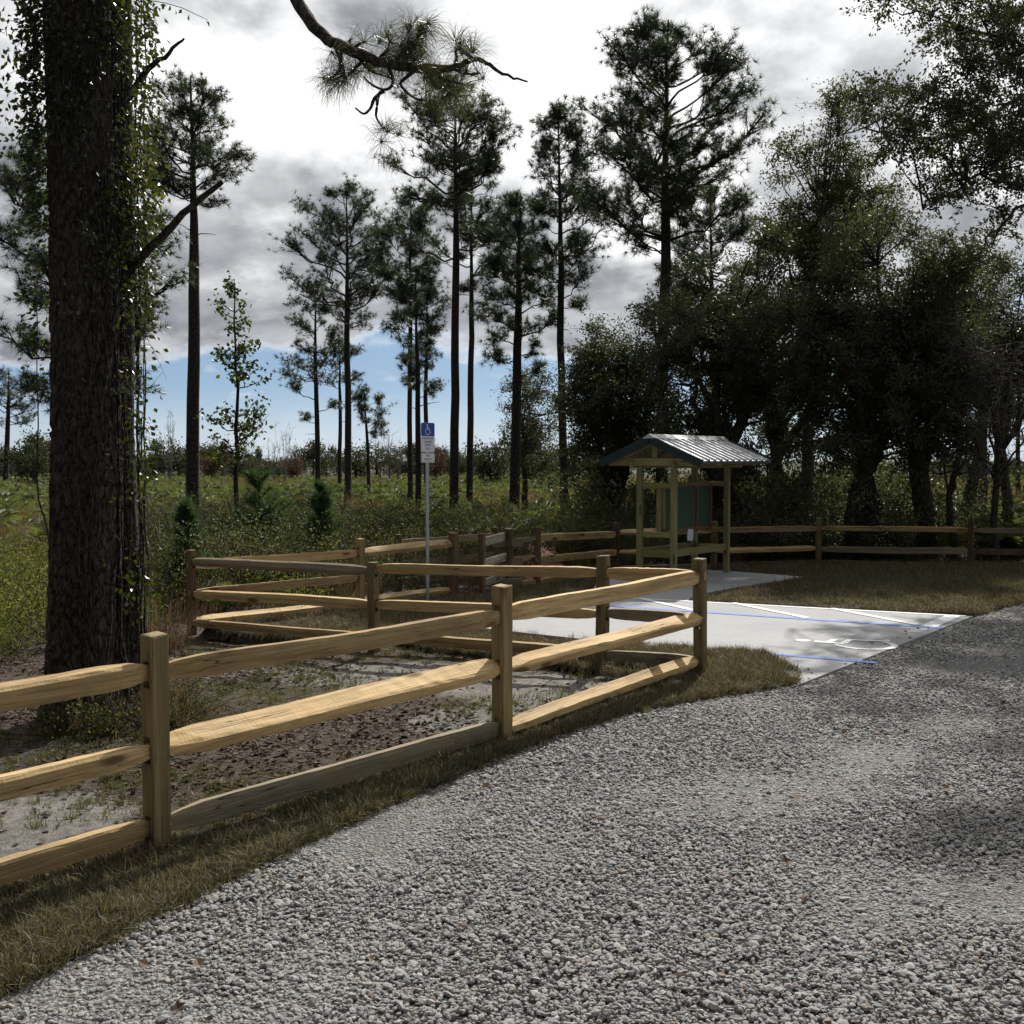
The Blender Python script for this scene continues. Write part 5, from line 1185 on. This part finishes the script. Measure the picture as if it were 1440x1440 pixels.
def undergrowth():
    ms = [palmetto_mesh(400 + k, 8 + k, .70 + .1 * k) for k in range(4)] \
        + [blade_tuft(420 + k, 46, .95, .09, M['broom'], .007, .45, 3) for k in range(3)] \
        + [blade_tuft(430 + k, 50, .7, .10, M['straw'], .007, .6, 3) for k in range(3)] \
        + [shrub_mesh(440 + k, M['weed'], .9, 620, .045) for k in range(4)] \
        + [shrub_mesh(450 + k, M['oak_light'], 1.25, 760, .045) for k in range(3)] \
        + [blade_tuft(460 + k, 60, .55, .12, M['weed'], .011, .7, 3) for k in range(3)]
    coll = protos('undergrowth_plant', ms)      # 0-3 palmetto, 4-6 broomsedge, 7-9 straw, 10-13 weed, 14-16 dark shrub, 17-19 green grass
    X, Y = [], []
    for y0, y1, dn in ((11, 24, 5.5), (24, 40, 5.0), (40, 70, 3.4), (70, 130, 1.3)):
        n = int((y1 - y0) * (y1 + y0) * .58 * dn); y = np.sqrt(RN.uniform(y0 * y0, y1 * y1, n)); x = RN.uniform(-.56, .56, n) * y; X.append(x); Y.append(y)
    x, y = np.concatenate(X), np.concatenate(Y); P = np.stack([x, y], 1)
    clear = inpoly(P, FENCE_AREA) | inpoly(P, PATH) | (np.hypot(x - BP[0], y - BP[1]) < 1.6)
    dist = polydist(P, FENCE_AREA, True); edge = sstep(dist, .25, 1.6)
    dark = (x > .14 * y) & (x < .36 * y) & (y > 22) & (y < 36)
    k = ~clear & (RN.random(len(x)) < .25 + .75 * edge) & ~(dark & (RN.random(len(x)) < .45)); x, y, dist = x[k], y[k], dist[k]; m = len(x)
    f1 = fbm(np.c_[x * .16, y * .10, 0 * x + 1], 3); f2 = fbm(np.c_[x * .22, y * .14, 0 * x + 8], 3); q = RN.random(m); px = 720 + x / y * F_PX
    idx = RN.integers(17, 20, m)
    idx = np.where(f1 > .50, RN.integers(0, 4, m), idx); idx = np.where((f2 > .55) & (q < .75), RN.integers(10, 14, m), idx); idx = np.where((f2 < .40) & (q < .7), RN.integers(7, 10, m), idx)
    reds = ((px > 185) & (px < 330) & (y < 33)) | ((px > 440) & (px < 590) & (y < 34)); idx = np.where(reds & (q < .6), RN.integers(4, 7, m), idx)
    idx = np.where((y > 30) & (px < 820), np.where(q < .42, RN.integers(0, 4, m), np.where(q < .7, RN.integers(17, 20, m), RN.integers(10, 14, m))), idx)
    q2 = RN.random(m); idx = np.where((y > 30) & (q2 < .42), np.where(q2 < .27, RN.integers(7, 10, m), RN.integers(4, 7, m)), idx)            # palmetto flat behind
    idx = np.where((px > 820) & (px < 1260) & (y < 36) & (q < .6), RN.integers(14, 17, m), idx); idx = np.where((px > 1260) & (q < .5), RN.integers(7, 10, m), idx)
    idx = np.where((px < 200) & (y < 24), np.where(q < .35, RN.integers(7, 10, m), np.where(q < .75, RN.integers(10, 14, m), RN.integers(17, 20, m))), idx)
    tanp = sstep(fbm(np.c_[x * .11, y * .05, 0 * x + 21], 3), .44, .58); r4 = RN.random(m); idx = np.where((y > 22) & (r4 < tanp * .75), np.where(r4 < .3, RN.integers(4, 7, m), RN.integers(7, 10, m)), idx)
    front = (y < 30) & (px < 820) & (px > 200); idx = np.where(front & (RN.random(m) < .66), np.where(RN.random(m) < .38, RN.integers(14, 17, m), RN.integers(4, 9, m)), idx)
    s = RN.uniform(.6, 1.25, m) * np.where(front & (dist > 1.5), 1.15, 1) * np.where(y > 40, 1.0, 1) * np.where(dist < 1.5, .8, 1)
    z = hgn(x, y) - .02; rot = np.stack([RN.normal(0, .06, m), RN.normal(0, .06, m), RN.uniform(0, 6.28, m)], 1)
    scatter('undergrowth', coll, np.c_[x, y, z], rot, s, idx, 'rough field of palmetto, tall dry grass and low scrub beyond the fences')
    return coll
PATH = [(.15, 20.6), (.9, 20.6), (1.2, 25), (1.1, 30), (1.6, 38), (.9, 38), (.35, 30), (.35, 25)]
UC = undergrowth()
def path_sheet():
    c = np.array([(.5, 20.4), (.75, 25), (.72, 30), (1.25, 38)]); t = np.linspace(0, 1, 40); yy = np.interp(t, np.linspace(0, 1, 4), c[:, 1]); xx = np.interp(t, np.linspace(0, 1, 4), c[:, 0]); mb = MB(); w = .42
    X = np.stack([xx + o for o in (-w, -w / 2, 0, w / 2, w)], 1); Y = np.repeat(yy[:, None], 5, 1); Z = hgn(X.ravel(), Y.ravel()) + .03; i = np.arange(39)[:, None] * 5; j = np.arange(4)[None]
    mb.add(np.c_[X.ravel(), Y.ravel(), Z], np.stack([i + j, i + j + 1, i + 6 + j, i + 5 + j], -1).reshape(-1, 4)); tag(mb.build('path', M['path'], smooth=True), 'reddish pine straw path leading away from the stile gate', kind='structure')
path_sheet()
def sapling(label, px, basey_D, topy, w_px, seed):
    rng = np.random.default_rng(seed); D = basey_D; B = at(px, 700, D); B[2] = float(hgn(B[0], B[1])[0]) - .03; H = at(px, topy, D)[2] - B[2]; W = w_px / 2 / F_PX * D
    root = empty('pine_sapling', tuple(B)); tag(root, label, 'sapling', 'young pines at the field edge'); tk, cw = MB(), MB(); tk.tube(np.array([[0, 0, -.1], [.01, 0, H * .5], [0, 0, H]]), [.03, .02, .006], 6); tp, td = [], []
    for i in range(64):
        t = rng.uniform(.04, .96); a = i * 2.4; l = W * (1.05 - t * .8) * rng.uniform(.6, 1.1); s = np.array([0, 0, t * H]); d = np.array([math.cos(a), math.sin(a), .7]); e = s + d * l; tk.tube(np.stack([s, (s + e) / 2 - [0, 0, .03 * l], e]), [.01, .007, .004], 4)
        for u in np.linspace(.3, 1, 5): tp.append(s + (e - s) * u); td.append(unit(d + [0, 0, .5]))
    for u in np.linspace(.5, 1, 8): tp.append([0, 0, H * u]); td.append([0, 0, 1.0])
    needles(cw, np.array(tp), np.array(td), 44, .20, .006, rng, .75); tk.build('trunk', M['bark'], root); cw.build('needles', M['sapling'], root)
sapling('bushy young pine with an upright leader behind the long rear rails', 365, 22, 668, 125, 71)
sapling('dark narrow young pine behind the rear fence beside the glossy bush', 450, 21, 682, 75, 72)
sapling('small young pine rising over the dark fence corner post', 262, 18, 706, 52, 73)
def shrub_thing(name, label, px, D, mesh, s, group=None, cat='shrub'):
    B = at(px, 700, D); B[2] = float(hgn(B[0], B[1])[0]) - .02; o = link(name, mesh); o.location = B; o.scale = (s[0], s[0], s[1]); o.rotation_euler = (0, 0, px * .37); tag(o, label, cat, group)
yb = [shrub_mesh(470 + k, M['yellow_bush'], 1.0, 1100, .055, .6) for k in range(2)]
shrub_thing('bush', 'yellow-green rounded bush behind the stile gate between two trunks', 688, 27, yb[0], (1.15, 1.25)); shrub_thing('bush', 'bright leafy bush beside the path under the low oak', 842, 26.5, yb[1], (1.3, 1.1)); shrub_thing('bush', 'sunlit yellow bush beyond the back fence in the open field', 1425, 34, yb[0], (1.2, .9))
pmn = palmetto_mesh(480, 14, .8); shrub_thing('saw_palmetto', 'fan palmetto just behind the rails of the dark corner post', 298, 17.0, pmn, (.75, .7), cat='palmetto'); shrub_thing('saw_palmetto', 'fan palmetto at the edge of the lawn under the end oak', 1405, 25.5, pmn, (1.0, .9), cat='palmetto')
bg_ = blade_tuft(490, 260, .9, .16, M['broom'], .007, .9, 3); shrub_thing('broomsedge', 'arching clump of rusty dry grass beside the big pine', 228, 14.2, bg_, (1.0, .95), cat='grass clump'); 
dk = shrub_mesh(495, M['oak_light'], 1.2, 1400, .05, .55); shrub_thing('bush', 'dark glossy bush behind the rear fence with glinting leaves', 455, 20.0, dk, (1.0, .95)); shrub_thing('bush', 'low glossy bush behind the fence beside the young pine', 395, 20.5, dk, (1.1, .7))

# ------------------------------------------------------------------ far tree line
def far_tree_mesh(seed, mat, kind='round'):
    r = np.random.default_rng(seed); mb = MB(); n = 1300
    if kind == 'bare':
        for i in range(9):
            a = r.uniform(-.35, .35, 2); l = r.uniform(.6, 1); p = curve(np.zeros(3), np.array([a[0] * l, a[1] * l, l]), r.normal(0, .03, 3), 6, r, .015); mb.tube(p, np.linspace(.012, .004, 6), 3, .8)
            for j in range(8): u = p[r.integers(2, 6)]; v = u + np.array([r.normal(0, .10), r.normal(0, .10), r.uniform(.04, .18)]); mb.tube(np.stack([u, (u + v) / 2 + r.normal(0, .01, 3), v]), [.004, .003, .0015], 3, .8)
        return mb.build('far_tree', M['twig'], mesh_only=True)
    n = 2200; k = 34; c = unit(r.normal(0, 1, (k, 3))) * np.array([.40, .40, .42]) * r.uniform(.35, 1, (k, 1)) * (1 + .3 * np.sin(seed + 5 * r.random((k, 1)))) + [0, 0, .50]; c[:, 2] = np.clip(c[:, 2], .06, .95); i = r.integers(0, k, n); P = c[i] + r.normal(0, .06, (n, 3)); leaves(mb, P, r.normal(0, 1, (n, 3)), r.uniform(.025, .055, n), r.uniform(.02, .04, n), r)
    mb.tube(np.array([[0, 0, -.05], [.01, 0, .25], [0, 0, .6]]), [.03, .024, .01], 5, .1)
    for q in c[:8]: mb.tube(np.stack([np.array([0, 0, .25]), (q + [0, 0, .25]) / 2, q]), [.015, .01, .004], 4, .1)
    return mb.build('far_tree', mat, mesh_only=True)
fm = [far_tree_mesh(500 + k, M['far']) for k in range(5)]; fr = [far_tree_mesh(510 + k, M['far_red']) for k in range(2)]; fb = [far_tree_mesh(515 + k, None, 'bare') for k in range(3)]
def far_tree(px, D, topy, wpx, me, label, group, name='far_tree'):
    B = at(px, 660, D); B[2] = float(hgn(B[0], B[1])[0]) - .3; H = at(px, topy, D)[2] - B[2]; w = wpx / F_PX * D; o = link(name, me); o.location = B; o.scale = (w, w, H); o.rotation_euler = (0, 0, px * 1.7); tag(o, label, 'tree', group)
def far_label(px):
    for lim, where in ((205, 'seen past the big vine-clad pine'), (268, 'between the big pine and the lone tall pine'), (330, 'between the lone tall pine and the young tree'), (440, 'between the young tree and the first pine of the crowd'),
                       (578, 'behind the flat-crowned pines'), (640, 'behind the parking sign'), (725, 'behind the tallest middle pine'), (860, 'behind the pines beside the path'), (9999, 'across the open field beyond the oaks')):
        if px < lim: return 'dark distant round tree ' + where, 'distant trees ' + where
i = 0
for px in np.arange(-60, 1520, 15.0):
    i += 1
    if 850 < px < 1300: continue
    if (490 < px < 560) and i % 2: continue
    ty = 622 + 13 * math.sin(px * .021) * math.cos(px * .047 + 1) + RN.uniform(-14, 12); ty = ty if px < 1290 else 640 + RN.uniform(-5, 4)
    far_tree(px + RN.uniform(-6, 6), RN.uniform(125, 190), ty, RN.uniform(26, 84), fm[i % 5], *far_label(px))
for px, ty, w in ((298, 606, 52), (412, 626, 34), (612, 626, 34)): far_tree(px, 120, ty, w, fr[int(px) % 2], 'rust-red tree standing out in the distant wood line', 'red trees of the distant wood line')
for k, (px, ty) in enumerate(((535, 612), (548, 606), (560, 616), (400, 600), (385, 612), (350, 600), (240, 585), (1402, 560), (1360, 590))): far_tree(px, 110, ty, 40, fb[k % 3], 'bare leafless tree at the edge of the distant wood line', 'bare trees of the distant wood line')
far_tree(48, 80, 592, 95, fm[1], 'large dark round tree beyond the field beside the big pine', None); far_tree(688, 95, 596, 80, fm[3], 'large round tree behind the middle pines at the field edge', None); far_tree(740, 90, 560, 90, fm[2], 'tall round tree behind the path pines at the field edge', None)

# ------------------------------------------------------------------ understorey below the oaks, bare twiggy tree
us = [shrub_mesh(600 + k, M['oak'], 1.0, 2600, .055, .62, .6, .46) for k in range(4)]
for k, (px, D, w, h, lab) in enumerate(((905, 28, 1.7, 2.0, 'dark thicket bush behind the kiosk posts'), (960, 29, 1.8, 2.3, 'dark thicket bush filling the view under the kiosk roof'), (1050, 26.6, 1.5, 1.7, 'dark thicket bush beside the kiosk, over the fence'),
        (1105, 27.5, 1.9, 2.2, 'tall thicket bush between the dense oaks'), (1150, 26, 1.5, 1.5, 'low dark bush behind the first bare fence post'), (1200, 27, 1.9, 2.1, 'shadowed thicket bush below the largest oak'), (1245, 26, 1.6, 1.7, 'low thicket bush below the end oak'),
        (1290, 27, 1.8, 2.0, 'thicket bush below the end oak where the wood stops'), (1330, 28.5, 1.3, 1.2, 'small bush at the sunlit end of the thicket'), (1010, 31, 2.0, 2.6, 'deep thicket bush far behind the kiosk'), (1080, 32, 2.0, 2.6, 'deep thicket bush behind the gap-filling oak'), (1170, 31.5, 2.0, 2.6, 'deep thicket bush behind the largest oak'), (1255, 31, 2.0, 2.4, 'deep thicket bush behind the end oak'), (870, 31, 1.6, 1.9, 'dark bush under the low oak beside the path'), (1225, 36, 2.4, 3.0, 'tall far thicket bush closing the view under the oaks'))):
    shrub_thing('thicket_bush', lab, px, D, us[k % 4], (w, h), 'bushes of the thicket below the oaks', 'bush')
def bare_tree(label, px, D, topy, wpx, seed, mat='twig'):
    rng = np.random.default_rng(seed); B = at(px, 700, D); B[2] = float(hgn(B[0], B[1])[0]) - .05; H = at(px, topy, D)[2] - B[2]; W = wpx / 2 / F_PX * D
    root = empty('bare_tree', tuple(B)); tag(root, label, 'tree'); tk, tw = MB(), MB(); c = curve(np.array([0, 0, -.2]), np.array([.2, 0, H * .6]), [-.15, .1, 0], 8, rng, .04); tk.tube(c, np.linspace(.09, .05, 8), 8)
    for i in range(16):
        s = c[rng.integers(3, 8)]; a = i * 2.4; e = s + np.array([math.cos(a) * W * rng.uniform(.4, 1), math.sin(a) * W * rng.uniform(.4, 1), rng.uniform(.0, .42) * H]); e[2] = min(e[2], H); b = curve(s, e, rng.normal(0, .15, 3) + [0, 0, .2], 9, rng, .06); tk.tube(b, np.linspace(.03, .008, 9), 5)
        for j in range(16):
            u = b[rng.integers(2, 9)]; v = u + unit(rng.normal(0, 1, 3) + [0, 0, -.2]) * rng.uniform(.3, .8); q = curve(u, v, rng.normal(0, .06, 3), 5, rng, .03); tw.tube(q, np.linspace(.007, .003, 5), 3)
            for m in range(3): u2 = q[rng.integers(1, 5)]; v2 = u2 + unit(rng.normal(0, 1, 3) + [0, 0, -.4]) * rng.uniform(.12, .35); tw.tube(np.stack([u2, (u2 + v2) / 2 + rng.normal(0, .02, 3), v2]), [.004, .003, .002], 3)
    tk.build('trunk', M['bark_oak'], root, smooth=True); tw.build('twigs', M[mat], root)
bare_tree('bare grey twiggy tree at the sunny end of the oak row', 1405, 24, 345, 190, 81)
bare_tree('leafless twiggy tree leaning out of the end oak', 1345, 24.6, 400, 120, 82)

def road_leaves():
    coll = protos('road_leaf', [litter_mesh(700 + k) for k in range(6)]); n = 420; y = RN.uniform(3.6, 14, n); x = RN.uniform(-3, 7, n); P = np.stack([x, y], 1); k = inpoly(P, ROAD) & ~inpoly(P, SLAB); x, y = x[k], y[k]; m = len(x)
    scatter('road_leaf_litter', coll, np.c_[x, y, np.full(m, .018)], np.stack([RN.normal(0, .3, m), RN.normal(0, .3, m), RN.uniform(0, 6.28, m)], 1), RN.uniform(.4, 1.0, m), RN.integers(0, 6, m), 'stray brown leaves and twigs lying on the gravel road')
road_leaves()
def foot_weeds():
    coll = protos('foot_weed', [shrub_mesh(720 + k, M['weed_low'], .4, 160, .045, .7) for k in range(3)] + [blade_tuft(730 + k, 40, .5, .06, M['broom'], .005, .9, 3) for k in range(3)])
    n = 46; a = RN.uniform(-2.2, 1.6, n); r = RN.uniform(.36, .85, n); x = BP[0] + .1 + np.cos(a) * r * 1.3; y = BP[1] + np.sin(a) * r; scatter('trunk_foot_weeds', coll, np.c_[x, y, hgn(x, y) - .02], np.stack([0 * x, 0 * x, RN.uniform(0, 6.28, n)], 1), RN.uniform(.35, 1.0, n), RN.integers(0, 6, n), 'dry stems and small vines crowding the foot of the big pine')
foot_weeds()
for k, (px, D, w, h, lab) in enumerate(((1000, 25.9, 1.3, 1.2, 'waist-high dark bush just over the fence beside the kiosk'), (1085, 25.6, 1.4, 1.3, 'waist-high dark bush over the fence between the kiosk and the middle post'), (1185, 25.6, 1.4, 1.2, 'waist-high dark bush over the fence past the middle post'), (1270, 25.4, 1.4, 1.3, 'waist-high dark bush over the fence before the shaded post'), (1225, 29, 2.0, 2.3, 'head-high bush in the deep shade of the oak row'), (1140, 29, 2.0, 2.3, 'head-high bush between the two trunks of the largest oak'), (1050, 30, 2.0, 2.3, 'head-high bush hiding the trunks beside the kiosk'), (1310, 30, 2.0, 2.0, 'head-high bush where the shade meets the sunny field'))):
    shrub_thing('thicket_bush', lab, px, D, us[(k + 1) % 4], (w, h), 'bushes of the thicket below the oaks', 'bush')

def sod_rim():
    E = np.array(EDGE[3:]); seg = np.linalg.norm(np.diff(E, axis=0), axis=1); cum = np.r_[0, np.cumsum(seg)]; n = 1500; u = RN.uniform(0, cum[-1], n); x = np.interp(u, cum, E[:, 0]); y = np.interp(u, cum, E[:, 1]); o = RN.normal(-.03, .035, n); x, y = x + o * .8, y - o * .5
    coll = protos('rim_tuft', [blade_tuft(800 + k, 15, .085, .02, M['turf'], .0045, 1.5) for k in range(6)]); scatter('rim_grass', coll, np.c_[x, y, np.full(n, .006)], np.stack([RN.normal(.1, .3, n), RN.normal(0, .3, n), RN.uniform(0, 6.28, n)], 1), RN.uniform(.6, 1.3, n), RN.integers(0, 6, n), 'ragged grass fringe hanging over the rim of the gravel')
sod_rim()
